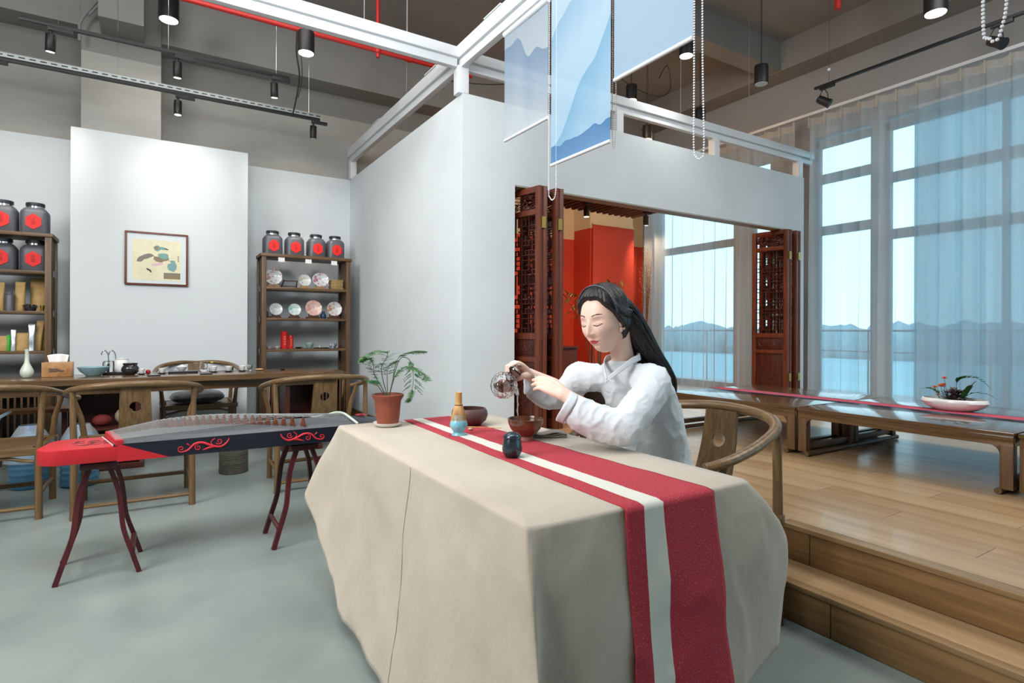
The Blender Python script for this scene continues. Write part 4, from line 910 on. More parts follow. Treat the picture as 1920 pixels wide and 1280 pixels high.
bag('tall silver foil bag on the bottom open shelf', -1.02, .991, .055, .255, M_silver, y=7.1); bag('tall leaning kraft bag right of the silver bag', -.985, .991, .06, .29, M_kraft, lean=.08)
bag('rightmost kraft bag on the bottom open shelf', -.947, .991, .045, .28, M_kraft, lean=-.03, y=7.24)
t = thing('grey_canister', 'matte grey cylindrical canister on the left bookcase', 'canister', (-1.185, 7.1, 1.371)); MB().lathe([(.038, 0), (.038, .145), (.03, .158), (.026, .16), (.026, .178), (.02, .182), (.001, .182)], n=24).build('body', M_jar, t, ang=40)
t = thing('dried_plant_bundle', 'tangle of black dried stems in front of kraft bags on the left bookcase', 'plant', (-1.03, 7.08, 1.371)); m = MB(); rnd = random.Random(2)
for k in range(46):
    a = rnd.uniform(0, 6.3); el = rnd.uniform(.1, .9); L_ = rnd.uniform(.03, .075); m.tube([(0, 0, .02), (cos(a) * L_ * .5, sin(a) * L_ * .4, .03 + el * L_ * .6), (cos(a) * L_, sin(a) * L_ * .6, .03 + el * L_ * .5)], [.004, .006, .001], 5)
m.lathe([(.04, 0), (.05, .03), (.03, .045)], n=12); m.build('stems', M_darkc, t)
cup('small gold tin in the corner of the left bookcase', (-.937, 7.06, 1.371), .02, .055, M_brass, 'tin', 'small_tin')

# ------------------------------------------------------------------ long tea table
M_slab = wood('live_edge_slab', rgb(122, 94, 66), rgb(80, 60, 42), 'x', .22, 22, 1.2, .1, coat=.25)
tt = thing('long_tea_table', 'long dark wood slab tea table in front of the display panel', 'table', (0, 6.1, 0))
def edge(x, s): return (-.28 + .03 * sin(x * 2.1) + .015 * sin(x * 7) + (x + .5) * -.055 if s < 0 else .34 + .02 * sin(x * 1.7 + 1) - (x + .5) * .05)
m = MB(); n = 48; x0, x1 = -3.0, 1.60
def tcap(x): e = min(1, max(0, (x1 - x) / .12)) ** .5; return e
vs = []; 
for i in range(n + 1):
    x = x0 + (x1 - x0) * i / n; e = .75 + .25 * tcap(x); a = edge(x, -1) * e; b = edge(x, 1) * e; vs += [(x, a, .79), (x, b, .79), (x, b - .01, .738), (x, a + .012, .738)]
fs = []
for i in range(n):
    a = i * 4; b = a + 4
    for k in range(4): fs.append((a + k, a + (k + 1) % 4, b + (k + 1) % 4, b + k))
fs += [(0, 1, 2, 3), (n * 4 + 3, n * 4 + 2, n * 4 + 1, n * 4)]
m.add(vs, fs); m.build('tabletop', M_slab, tt, bevel=.006)
MB().box(-2.9, 1.42, -.20, -.165, .655, .737).build('apron', M_walnut_x, tt, bevel=.003); MB().box(-2.9, 1.38, .22, .25, .655, .737).build('apron', M_walnut_x, tt)
for s0, s1 in ((-.60, -.12), (1.08, 1.40), (-2.6, -2.1)):
    ps = MB(); ps.box(s0, s0 + .035, -.17, .2, .06, .66); ps.box(s1 - .035, s1, -.17, .2, .06, .66); ps.box(s0, s1, .17, .2, .06, .66); ps.box(s0, s1, -.16, .2, .06, .1); ps.box(s0, s1, -.16, .2, .34, .36)
    ps.build('pedestal_cabinet', M_rose, tt)
    MB().box(s0 - .03, s1 + .03, -.19, .22, 0, .05).build('pedestal_foot', M_rose, tt, bevel=.006)
t = thing('cloth_bundle', 'red bundled cloth stored inside the table pedestal', 'cloth', (-.40, 6.08, .3605)); m = MB(); m.ball((0, 0, .05), .05, 14, 8, (1.5, 1.2, 1)); m.build('cloth', mat('dull_red_cloth', rgb(110, 34, 34), .8), t)
t = thing('cloth_bundle', 'beige bundled cloth stored inside the table pedestal', 'cloth', (-.235, 6.1, .3605)); m = MB(); m.ball((0, 0, .075), .07, 14, 8, (1.1, 1.2, 1.05)); m.build('cloth', mat('beige_cloth', rgb(150, 136, 116), .8), t)
# things on it (measured at depth 6.45, brought to 6.2)
Y = 6.2; ZT = .7905
def X(v, y=Y): return v * y / 6.45
t = thing('long_neck_vase', 'pale celadon bottle vase with a long neck at the left end of the tea table', 'vase', (X(-.96), Y, ZT)); MB().lathe([(.024, 0), (.032, .006), (.046, .035), (.046, .06), (.032, .095), (.018, .125), (.0135, .17), (.0135, .225), (.018, .24), (.014, .24), (.001, .2)], n=28).build('body', mat('pale_celadon', rgb(204, 214, 200), .3, coat=.2), t, ang=60)
t = thing('tissue_box', 'golden brown tissue box printed with a landscape on the tea table', 'tissue box', (X(-.75), Y + .04, ZT))
M_tb = mat('gold_brown_lacquer', rgb(186, 140, 96), .35, col2=rgb(150, 104, 66), nscale=(12, 12, 12))
MB().box(-.105, .105, -.06, .06, 0, .125).build('body', M_tb, t, bevel=.006)
m = MB(); rnd = random.Random(7)
for k in range(12): m.ball((-.05 + .1 * rnd.random(), -.061, .045 + .03 * rnd.random()), .008 + .008 * rnd.random(), 8, 4, (1.3, .1, .7))
m.build('printed_trees', mat('print_dark', rgb(96, 76, 60), .6), t); 
m = MB(); m.grid(lambda u, v: ((u - .5) * .15 * (1 - .2 * (1 - v)), .012 * sin(u * 9) * (1 - v * .5), .12 + v * (.075 - .012 * (2 * u - 1) ** 2)), 16, 6); m.build('tissue', mat('tissue_paper', rgb(236, 236, 236), .8), t, solid=.002)
t = thing('scalloped_bowl', 'wide pale blue bowl with a scalloped white rim on the tea table', 'bowl', (X(-.49), Y, ZT))
MB().lathe([(.055, 0), (.06, .008), (.098, .04), (.118, .078), (.112, .079), (.09, .04), (.05, .012), (.001, .012)], n=72, fn=lambda a, z: 1 + (.028 * cos(a * 16) if z > .07 else 0)).build('body', mat('pale_blue_glaze', rgb(132, 168, 178), .3), t, ang=60)
t = thing('electric_kettle_set', 'white tea water station with two silver spouts on the tea table', 'kettle', (X(-.33), Y + .14, ZT))
MB().box(-.10, .09, -.07, .07, 0, .02).build('base', M_dark, t, bevel=.005)
MB().lathe([(.055, .02), (.06, .03), (.06, .11), (.05, .13), (.055, .138), (.001, .15)], (.045, 0, 0), n=28).build('white_pot', M_porc, t, ang=50)
MB().lathe([(.045, .02), (.05, .1), (.04, .12), (.001, .125)], (-.05, 0, 0), n=28).build('glass_pot', M_glassy, t, ang=50)
for x in (-.085, -.03): MB().tube(catmull([(x + .03, .03, .02), (x + .03, .03, .13), (x + .022, .03, .19), (x, .02, .215), (x - .018, .01, .2), (x - .022, .01, .175)], 5), .005, 8).build('spout', M_chrome, t)
t = thing('clay_pot', 'round dark clay pot with a wide rim on the tea table', 'pot', (X(-.21), Y - .02, ZT)); MB().lathe([(.035, 0), (.055, .015), (.07, .045), (.064, .07), (.052, .086), (.06, .104), (.054, .104), (.045, .086), (.001, .06)], n=32).build('body', M_darkc, t, ang=60)
gc = 'tea cups set out along the tea table'
cup('white teacup on a dark saucer beside the dark clay pot', (X(-.12), Y - .04, ZT), .029, .045, M_porc, saucer=M_darkc, group=gc)
cup('white teacup on a dark saucer between the red fruit and the tray', (X(.045), Y - .03, ZT), .03, .045, M_porc, saucer=M_darkc, group=gc)
cup('small white cup just right of the glass pitcher', (X(.485), Y - .03, ZT), .033, .05, M_porc, saucer=M_darkc, group=gc)
cup('white teacup second from the glass pitcher', (X(.62), Y - .03, ZT), .034, .048, M_porc, saucer=M_darkc, group=gc)
cup('white teacup third from the glass pitcher', (X(.745), Y - .03, ZT), .034, .048, M_porc, saucer=M_darkc, group=gc)
cup('small clear glass cup right of the row of white cups', (X(.82), Y + .02, ZT), .03, .06, M_glassy, group=gc)
t = thing('red_fruit', 'small red fruit between two teacups on the tea table', 'fruit', (X(-.068), Y, ZT)); m = MB(); m.ball((0, 0, .02), .021, 14, 10); m.build('flesh', mat('red_fruit_skin', rgb(176, 28, 36), .35), t)
t = thing('tea_tray', 'dark rectangular tea tray under the white lidded cup', 'tray', (X(.22), Y, ZT)); MB().box(-.12, .12, -.07, .07, 0, .02).build('body', M_darkc, t, bevel=.004)
cup('white lidded tea bowl standing on the dark tray', (X(.21), Y, ZT + .0205), .047, .04, M_porc, 'tea bowl', 'gaiwan', lid=M_porc)
t = thing('glass_pitcher', 'clear glass tea pitcher right of the dark tray', 'pitcher', (X(.40), Y + .03, ZT)); MB().lathe([(.028, 0), (.034, .01), (.036, .05), (.03, .09), (.033, .1), (.03, .1), (.027, .09), (.033, .05), (.03, .012), (.001, .01)], n=28).build('body', M_glassy, t, ang=60)
t = thing('flower_posy', 'tiny yellow flower head above the small cups', 'flower', (X(.47), Y + .06, ZT)); m = MB(); m.tube([(0, 0, 0), (.004, 0, .08)], .0015, 5); m.ball((.004, 0, .09), .014, 10, 6, (1, 1, .6)); m.build('bloom', mat('yellow_petals', rgb(214, 190, 60), .6), t); MB().lathe([(.02, 0), (.022, .04)], n=14).build('holder', M_porc, t)
t = thing('leaf_dish', 'small tan leaf-shaped tea dish near the right end of the tea table', 'dish', (X(.91), Y, ZT)); m = MB(); m.ball((0, 0, .012), .012, 12, 6, (3.4, 2, .8)); m.build('body', mat('tan_clay', rgb(196, 160, 110), .6), t)
t = thing('dark_tea_dish', 'tiny black dish alone at the right end of the tea table', 'dish', (X(1.13), Y - .05, ZT)); MB().lathe([(.014, 0), (.026, .012), (.024, .013), (.001, .004)], n=20).build('body', M_darkc, t)
for k, (x, rz) in enumerate(((-.02, .2), (.40, -.1))):
    tag(MB().box(X(x) - .05, X(x) + .05, 5.86, 5.90, ZT, ZT + .012).build('black_tea_mat', M_darkc, bevel=.003), 'small flat black holder at the front edge of the tea table, ' + ('left one' if k == 0 else 'right one'), 'holder')

# rope stool, water bottles, boxes below
M_rope = wood('rope_wound', rgb(104, 100, 88), rgb(60, 58, 50), 'x', .8, 120, 3, .3)
t = thing('rope_stool', 'round rope-wrapped drum stool on the floor behind the zither', 'stool', (.555, 5.33, 0)); m = MB(); pr = []
for k in range(34): pr += [(.108 + .002 * sin(k), .012 * k), (.113, .012 * k + .006)]
m.lathe([(.001, 0)] + pr + [(.001, .408)], n=28); m.build('rope_body', M_rope, t, ang=80); MB().lathe([(.001, .40), (.116, .402), (.118, .42), (.11, .435), (.001, .44)], n=28).build('seat_pad', M_darkc, t, ang=50)
M_pet = mat('blue_bottle_plastic', rgb(120, 176, 214), .12, trans=.55, ior=1.3, col2=rgb(96, 158, 204), nscale=(5, 5, 5)); M_wrap = mat('clear_plastic_wrap', rgb(214, 222, 228), .2, trans=.2, ior=1.2, bump=1.0, nscale=(14, 14, 14), alpha=.32)
for k, (x, y, lb) in enumerate(((-1.16, 5.55, 'large blue water bottle under the left armchair, nearer the picture edge'), (-.82, 5.62, 'large blue water bottle under the left armchair, second from the edge'), (-.50, 5.50, 'large blue water bottle seen between the left and middle armchairs'))):
    t = thing('water_bottle', lb, 'bottle', (x, y, 0), 0, 'large water bottles'); pr = [(.001, 0), (.11, 0), (.125, .012)]
    for q in range(6): pr += [(.125, .03 + q * .045), (.118, .045 + q * .045), (.125, .06 + q * .045)]
    MB().lathe(pr + [(.12, .33), (.08, .39), (.03, .415), (.028, .44)], n=28).build('body', M_pet, t, ang=60); MB().lathe([(.032, .432), (.032, .462), (.001, .466)], n=18).build('cap', mat('blue_cap', rgb(60, 100, 150), .5), t)
    m = MB(); m.grid(lambda u, v: ((.15 - .09 * v ** 2 + .014 * noise.noise((cos(2 * pi * u) * 3, sin(2 * pi * u) * 3, v * 5 + k))) * cos(2 * pi * u), (.15 - .09 * v ** 2 + .014 * noise.noise((cos(2 * pi * u) * 3 + 5, sin(2 * pi * u) * 3, v * 5))) * sin(2 * pi * u), .20 + v * .27), 36, 12, closed=True)
    m.build('plastic_wrap', M_wrap, t, ang=120)
t = thing('wooden_bench', 'small orange-brown wooden bench behind the water bottles', 'bench', (-.86, 6.46, 0)); MB().box(-.35, .22, -.12, .12, .47, .50).build('seat', wood('orange_pine', rgb(190, 130, 70), rgb(160, 100, 50), 'x', .4), t, bevel=.004)
for x in (-.3, .17):
    for y in (-.08, .08): MB().box(x - .02, x + .02, y - .02, y + .02, 0, .47).build('leg', M_rose, t)
t = thing('folded_table', 'pale blue tilted board leaning by the left picture edge under the tea table', 'board', (-1.18, 5.95, .0), 0); MB().bar((-.12, 0, .36), (.16, 0, .52), .5, .02, (0, 0, 1)).build('board', mat('pale_blue_board', rgb(150, 180, 196), .4), t)
for y in (-.2, .2): MB().bar((-.1, y, 0), (.1, y, .47), .018, .018).build('leg', M_chrome, t)

# ------------------------------------------------------------------ zither on trestles
M_zred = mat('red_lacquer', rgb(178, 32, 40), .42); M_zblack = mat('black_lacquer', rgb(24, 26, 38), .35); M_ztop = wood('grey_paulownia', rgb(92, 96, 98), rgb(62, 66, 70), 'x', .4, 60, 2, .08); M_zscr = mat('red_scroll_inlay', rgb(206, 44, 60), .45); M_str = mat('silver_string', rgb(176, 180, 180), .3, .8); M_maroon = wood('maroon_wood', rgb(86, 28, 34), rgb(54, 16, 22), 'z', .38)
gz = thing('zither', 'long Chinese zither with a red lacquered head and black body on two trestles', 'zither', (0, 3.47, .567), radians(-1.5))
def zx(x):
    f = (x + .47) / 1.62; return -.165 + .012 * f, .165 - .022 * f
def zsec(x, y): a, b = zx(x); q = (y - (a + b) / 2) / ((b - a) / 2); return .083 + .036 * (1 - q * q) * min(1, max(0, (x + .18) / .25 + .35))
m = MB(); n, k_ = 40, 12
for i in range(n + 1):
    x = -.17 + 1.16 * i / n; a, b = zx(x)
    for j in range(k_ + 1): y = a + (b - a) * j / k_; m.v.append((x, y, zsec(x, y)))
for i in range(n):
    for j in range(k_): a = i * (k_ + 1) + j; m.face([a, a + k_ + 1, a + k_ + 2, a + 1])
sb = m.build('soundboard', M_ztop, gz, ang=60)
m = MB(); n = 30
for i in range(n + 1):
    x = -.17 + 1.16 * i / n; a, b = zx(x); m.v += [(x, a, .083), (x, a, 0), (x, b, 0), (x, b, .083)]
for i in range(n):
    for j in range(3): a = i * 4 + j; m.face([a, a + 4, a + 5, a + 1])
m.face([0, 1, 2, 3]); m.face([n * 4 + 3, n * 4 + 2, n * 4 + 1, n * 4]); m.build('body_sides', M_zblack, gz, ang=30)
a, b = zx(-.2); hd = [(-.15, a)] + [(-.37 - .10 * sin(t_ * pi / 16), a + .10 - .10 * cos(t_ * pi / 16)) for t_ in range(0, 9)] + [(-.45 + .08 * (1 - cos(t_ * pi / 12)), b - .08 + .08 * sin(t_ * pi / 12)) for t_ in range(0, 7)] + [(-.20, b)]
m = MB(); m.prism(hd, .004, .074); m.build('head', M_zred, gz, bevel=.003, ang=40)
MB().add([(-.155, a - .002, 0), (.06, a - .0005, 0), (-.155, a - .002, .086), (-.155, a + .006, 0), (.06, a + .006, 0), (-.155, a + .006, .086)], [(0, 1, 2), (3, 5, 4), (0, 3, 4, 1), (1, 4, 5, 2), (2, 5, 3, 0)]).build('head_wing', M_zred, gz, smooth=False)
m = MB(); m.bar((-.145, a - .002, .088), (-.215, b, .088), .034, .03, (0, 0, 1)); m.build('front_bridge', M_zred, gz, bevel=.005)
m = MB()
for k in range(21): f = k / 20; m.ball((-.172 - .07 * f, a + .02 + (b - a - .03) * f, .0755), .0028, 6, 4)
m.build('string_pins', M_porc, gz, kind='stuff')
m = MB(); rnd = random.Random(6)
for k in range(16):
    cx = -.33 + .011 * k * .9; cy = -.01 + .05 * sin(k * 1.3); m.tube([(cx + .03 * cos(i * .5 + k) * (1 - i * .08), cy + .022 * sin(i * .5 + k) * (1 - i * .08), .0748) for i in range(8)], .0016, 4)
m.build('head_ornament', mat('carved_dark_red', rgb(96, 44, 46), .6), gz, kind='stuff')
def scroll(x0, flip):
    m = MB(); s = -1 if flip else 1
    def pnt(x, z): return (x0 + s * x, zx(x0 + s * x)[0] - .0012, z)
    def spi(cx, cz, r, a0, tr, cw): m.tube([pnt(cx + r * (1 - i / 15) * cos(a0 + cw * tr * i / 14), cz + r * (1 - i / 15) * sin(a0 + cw * tr * i / 14)) for i in range(14)], [.0028 - .0001 * i for i in range(14)], 5, flat=1)
    spi(-.115, .034, .017, -1.2, 9, -1); spi(-.04, .034, .017, 1.6, 9, 1); spi(.055, .056, .017, -2.6, 9, 1)
    m.tube(catmull([pnt(-.115, .017), pnt(-.085, .025), pnt(-.055, .053), (pnt(-.02, .056)), pnt(.02, .038), pnt(.06, .028), pnt(.09, .045), pnt(.102, .068)], 6), [.0028 + .003 * sin(pi * i / 42) for i in range(43)], 5)
    m.tube(catmull([pnt(-.02, .018), pnt(.02, .03), pnt(.05, .03)], 6), [.001 + .0045 * sin(pi * i / 12) for i in range(13)], 5); m.tube(catmull([pnt(.03, .035), pnt(.018, .055), pnt(.035, .072)], 6), .0025, 5)
    m.tube([pnt(-.075, .045), pnt(-.09, .058)], [.001, .004], 5)
    m.build('scroll_ornament', M_zscr, gz)
scroll(.225, False); scroll(.68, True)
# bridges and strings
st = MB()
for k in range(21):
    f = k / 20; ys = a + .022 + (b - a - .036) * f; xs = -.165 - .05 * f; xe = .955; a2, b2 = zx(xe); ye = a2 + .03 + (b2 - a2 - .05) * f
    xb = .70 - .70 * f ** .85; q = (xb - xs) / (xe - xs); y = ys + (ye - ys) * q; zb = zsec(xb, y); hb = .054
    P_ = [(xs, ys, .104), (xb, y, zb + hb + .001), (xe, ye, zsec(xe, ye) + .012)]
    st.tube(P_, .0008, 4)
    mm = MB(); mm.add([(-.004, -.017, 0), (.004, -.017, 0), (.004, -.006, 0), (-.004, -.006, 0), (-.004, .006, 0), (.004, .006, 0), (.004, .017, 0), (-.004, .017, 0), (-.003, -.003, hb), (.003, -.003, hb), (.003, .003, hb), (-.003, .003, hb), (-.004, 0, .014), (.004, 0, .014)],
        [(0, 1, 9, 8), (7, 11, 10, 6), (8, 9, 10, 11), (1, 2, 13, 9), (13, 5, 6, 10), (13, 10, 9), (0, 8, 12, 3), (12, 8, 11), (12, 11, 7, 4), (0, 3, 2, 1), (4, 7, 6, 5), (3, 12, 13, 2), (12, 4, 5, 13)])
    o = mm.build('string_bridge', M_rose_l, gz, smooth=False); o.location = (xb, y, zb - .001); o.rotation_euler = (0, 0, 1.05)
    MB().ball((0, 0, hb), .0028, 6, 4).build('bridge_tip', M_porc, o)
st.build('strings', M_str, gz, kind='stuff')
a2, b2 = zx(.96)
m = MB(); m.tube(catmull([(.80, b2 - .002, .100), (.90, b2 - .004, .112), (.94, b2 - .03, .124), (.955, 0, .132), (.975, a2 + .04, .112), (1.0, a2 + .004, .088)], 8), .0075, 8); m.build('tail_rail', mat('cream_binding', rgb(186, 196, 184), .4), gz)
m = MB()
for i in range(9):
    x = .99 + .16 * i / 8; a, b = zx(x); dz = .02 * (i / 8) ** 1.5
    for j in range(9): q = -1 + 2 * j / 8; y = (a + b) / 2 + q * (b - a) / 2 * (1 - .25 * (i / 8) ** 4); m.v.append((x, y, .083 + .03 * (1 - q * q) - dz))
    m.v += [(x, (a + b) / 2 + (b - a) / 2, .0 + dz), (x, (a + b) / 2 - (b - a) / 2, .0 + dz)]
for i in range(8):
    for j in range(11): a_ = i * 11 + j; b_ = i * 11 + (j + 1) % 11; m.face([a_, a_ + 11, b_ + 11, b_])
m.face(list(range(88, 99))); m.face(list(range(0, 11))[::-1]); m.build('tail', M_zblack, gz, ang=40)
m = MB()
for r_ in range(3):
    for k in range(11): an = 2 * pi * k / 11 + r_ * .3; leaf(m, (1.065, .02, .113 + .002 * r_), (cos(an), sin(an), .02), .04 - .01 * r_, .013, 0, 3)
m.build('tail_flower', mat('pink_inlay', rgb(196, 60, 84), .5), gz)
# trestles
def trestle(label, x, y):
    t = thing('trestle', label, 'stand', (x, y, 0), 0, 'zither trestles')
    for sy in (-1, 1):
        for sx in (-1, 1):
            P_ = catmull([(sx * .035, sy * .115, .545), (sx * .075, sy * .125, .42), (sx * .088, sy * .132, .33), (sx * .10, sy * .138, .22), (sx * .135, sy * .143, .10), (sx * .165, sy * .148, .0)], 6)
            lg = MB(); 
            for i in range(len(P_) - 1): pass
            lg.tube(P_, [.0165] * len(P_), 4, flat=.85, up=(1, 1, 0)); lg.build('leg', M_maroon, t, ang=60)
        MB().box(-.075, .075, sy * .12 - .028, sy * .12 + .028, .525, .556).build('top_block', M_maroon, t, bevel=.008)
    for sx in (-1, 1): MB().tube([(sx * .135, -.14, .105), (sx * .135, .14, .105)], .013, 8).build('cross_bar', M_maroon, t)
    MB().tube([(0, -.12, .53), (0, .12, .53)], .012, 8).build('top_bar', M_maroon, t)
    return t
trestle('maroon curved-leg trestle under the red head of the zither', -.235, 3.525)
trestle('maroon curved-leg trestle under the black tail end of the zither, by the tablecloth', .71, 3.475)

# ------------------------------------------------------------------ main table with cloth and runner
dt = thing('demonstration_table', 'plain wooden table hidden under the beige cloth', 'table', (1.115, 1.88, 0))
MB().box(-.385, .385, -.79, .79, .70, .745).build('tabletop', M_walnut_y, dt)
for x in (-.33, .33):
    for y in (-.72, .72): MB().box(x - .025, x + .025, y - .025, y + .025, 0, .70).build('leg', M_walnut, dt)
TZ = .752
# stations: (edge point x,y) -> control points of the hanging profile below it
x0, x1, y0, y1 = .715, 1.515, 1.075, 2.69
ST = [  # edge, list of (x, y, z) hanging points
    ((x0, 2.10), [(.700, 2.10, .60), (.675, 2.09, .30), (.640, 2.08, .05)]),
    ((x0, 1.75), [(.695, 1.74, .60), (.665, 1.73, .30), (.625, 1.71, .03)]),
    ((x0, 1.40), [(.70, 1.39, .60), (.675, 1.37, .30), (.645, 1.34, .03)]),
    ((x0, 1.18), [(.705, 1.17, .60), (.695, 1.13, .30), (.67, 1.09, .03)]),
    ((x0 + .004, y0 + .012), [(.708, 1.06, .60), (.712, 1.01, .30), (.716, .96, .03)]),
    ((x0 + .06, y0), [(.76, 1.062, .60), (.745, 1.06, .30), (.735, 1.055, .05)]),
    ((.90, y0), [(.90, 1.056, .60), (.90, 1.04, .30), (.90, 1.02, .06)]),
    ((1.10, y0), [(1.10, 1.052, .60), (1.10, 1.03, .30), (1.10, 1.015, .10)]),
    ((1.30, y0), [(1.30, 1.052, .60), (1.30, 1.03, .32), (1.31, 1.01, .16)]),
    ((1.42, y0), [(1.43, 1.052, .62), (1.45, 1.035, .40), (1.46, 1.02, .21)]),
    ((1.49, y0 + .0), [(1.53, 1.05, .64), (1.57, 1.04, .44), (1.56, 1.03, .24)]),
    ((x1 - .002, y0 + .014), [(1.60, 1.07, .66), (1.72, 1.09, .52), (1.64, 1.06, .25)]),
    ((x1, 1.16), [(1.55, 1.15, .64), (1.60, 1.13, .48), (1.58, 1.12, .34)]),
    ((x1, 1.35), [(1.53, 1.35, .64), (1.54, 1.34, .52), (1.545, 1.33, .42)]),
    ((x1, 1.80), [(1.525, 1.8, .66), (1.53, 1.8, .56), (1.535, 1.8, .46)]),
    ((x1, 2.30), [(1.525, 2.3, .66), (1.53, 2.3, .56), (1.54, 2.3, .46)]),
    ((x1, 2.62), [(1.53, 2.63, .66), (1.55, 2.65, .56), (1.56, 2.68, .46)]),
    ((x1 - .03, y1), [(1.53, 2.73, .66), (1.56, 2.77, .54), (1.56, 2.78, .44)]),
    ((1.30, y1), [(1.30, 2.705, .66), (1.30, 2.71, .58), (1.30, 2.715, .50)]),
    ((1.00, y1), [(1.00, 2.705, .66), (1.00, 2.71, .58), (1.00, 2.715, .50)]),
    ((.80, y1 + .005), [(.79, 2.715, .65), (.77, 2.73, .57), (.76, 2.74, .48)]),
    ((x0 + .012, y1 + .008), [(.690, 2.74, .65), (.645, 2.775, .55), (.60, 2.80, .44)]),
    ((x0, 2.62), [(.700, 2.63, .62), (.675, 2.68, .46), (.625, 2.72, .30)]),
    ((x0, 2.48), [(.700, 2.48, .60), (.675, 2.50, .34), (.64, 2.52, .14)]),
    ((x0, 2.30), [(.700, 2.30, .60), (.675, 2.31, .30), (.63, 2.33, .07)]),
]
NS = len(ST); SUB = 12; NV = 26
def cr(p0, p1, p2, p3, t): return .5 * ((2 * p1) + (p2 - p0) * t + (2 * p0 - 5 * p1 + 4 * p2 - p3) * t * t + (3 * p1 - p0 - 3 * p2 + p3) * t ** 3)
def hang(s, v):
    """point on the hanging cloth, s in stations (cyclic), v 0 = table edge, 1 = hem"""
    i = int(math.floor(s)) % NS; t = s - math.floor(s); idx = [(i - 1) % NS, i, (i + 1) % NS, (i + 2) % NS]
    ctr = []
    for lvl in range(4):
        q = []
        for k in idx:
            e, h = ST[k]; q.append(Vector((e[0], e[1], TZ)) if lvl == 0 else Vector(h[lvl - 1]))
        ctr.append(cr(*q, t) if lvl else q[1].lerp(q[2], t))
    j = v * 3; a = min(int(j), 2); f = j - a; c = ctr
    p = cr(c[max(a - 1, 0)], c[a], c[a + 1], c[min(a + 2, 3)], f)
    w_ = min(1, v * 2.5)
    n1 = noise.noise((p.x * 5, p.y * 5, p.z * 2.2)) * .016 + ((1 - abs(noise.noise((p.x * 7 + 4, p.y * 7, p.z * 3.5)))) ** 6 - .3) * .006 + noise.noise((p.x * 14, p.y * 14, p.z * 7)) * .0045 + noise.noise((p.x * 40, p.y * 40, p.z * 26)) * .0012
    out = Vector((p.x - 1.115, (p.y - 1.88) * .6, 0)).normalized()
    return p + out * n1 * w_
def topz(x, y): return TZ + .0012 * noise.noise((x * 9, y * 9, 3)) + .0006 * noise.noise((x * 30, y * 30, 1))
M_linen = mat('beige_linen', rgb(184, 174, 160), .92, col2=rgb(174, 164, 149), nscale=(3, 3, 3), bump=.22, bscale=(40, 40, 26), geo=True, sheen=.15)
m = MB(); N_ = NS * SUB
cx, cy = 1.115, 1.88
for i in range(N_):
    s = i / SUB; e = hang(s, 0)
    for k in range(1, 7): f = k / 7; m.v.append((cx + (e.x - cx) * f, cy + (e.y - cy) * f, topz(cx + (e.x - cx) * f, cy + (e.y - cy) * f) + .0004))
    m.v.append((e.x - (e.x - cx) * .008, e.y - (e.y - cy) * .008, TZ + .001))
    for k in range(NV + 1):
        q = hang(s, k / NV)
        if k == 0: q = e + Vector((0, 0, -.004))
        m.v.append(tuple(q))
R_ = 6 + 1 + NV + 1; c0 = len(m.v); m.v.append((cx, cy, TZ + .0005))
for i in range(N_):
    a = i * R_; b = ((i + 1) % N_) * R_; m.face([c0, a, b])
    for k in range(R_ - 1): m.face([a + k, a + k + 1, b + k + 1, b + k])
tc_ = m.build('tablecloth', M_linen, ang=180, solid=.0022); tag(tc_, 'long beige linen tablecloth draped over the table in front of the woman', 'tablecloth')
sq_ = [hang(.93 + .02 * sin(k), .02 + .96 * k / 12) + Vector((-.0022, 0, 0)) for k in range(13)]
MB().tube(sq_, .0010, 4).build('seam', mat('seam_thread', rgb(160, 148, 134), .9), tc_)
# runner
M_runner = stripe_mat('runner_weave', [(0, rgb(164, 40, 56)), (.185, rgb(205, 206, 196)), (.395, rgb(164, 40, 56))])
XA, XB = 1.0, 1.335; LT_ = y1 - y0; 
def runner(u, v):
    # v: 0 = far end on the tabletop, up to the front edge, then down the front
    tot = LT_ + .75; d = v * tot; sh = .045 * (1 - min(d / LT_, 1)); wv = .004 * noise.noise((u * 2, d * 6, 1.5)) if u in (0, 1) else 0
    x = XA + (XB - XA) * u + sh * (1 - u) * .9 - sh * u * 1.0 + wv
    if d < LT_ - .003: return (x, y1 - .004 - d, topz(x, y1 - d) + .0042 + .001 * noise.noise((x * 12, d * 12, 5)))
    h = (d - LT_ + .003) / .753
    # station along the front edge for this x
    s = None
    for k in range(5, 11):
        ea, eb = ST[k][0][0], ST[k + 1][0][0]
        if ea <= x <= eb: s = k + (x - ea) / (eb - ea); break
    p = hang(s, min(1, h * .98)); zt = TZ - h * .72
    vv = min(1.0, (TZ - zt) / max(.05, TZ - hang(s, 1).z)); p = hang(s, vv)
    return (x + (p.x - x) * .3, p.y - .012 - .003 * (1 - math.exp(-h * 12)), min(TZ + .003, zt + .001))
o = uvgrid('table_runner', runner, 24, 170, M_runner, solid=.0018); tag(o, 'red table runner with a cream stripe lying over the beige cloth', 'runner')
M_fray = mat('frayed_thread', rgb(196, 130, 110), .9)

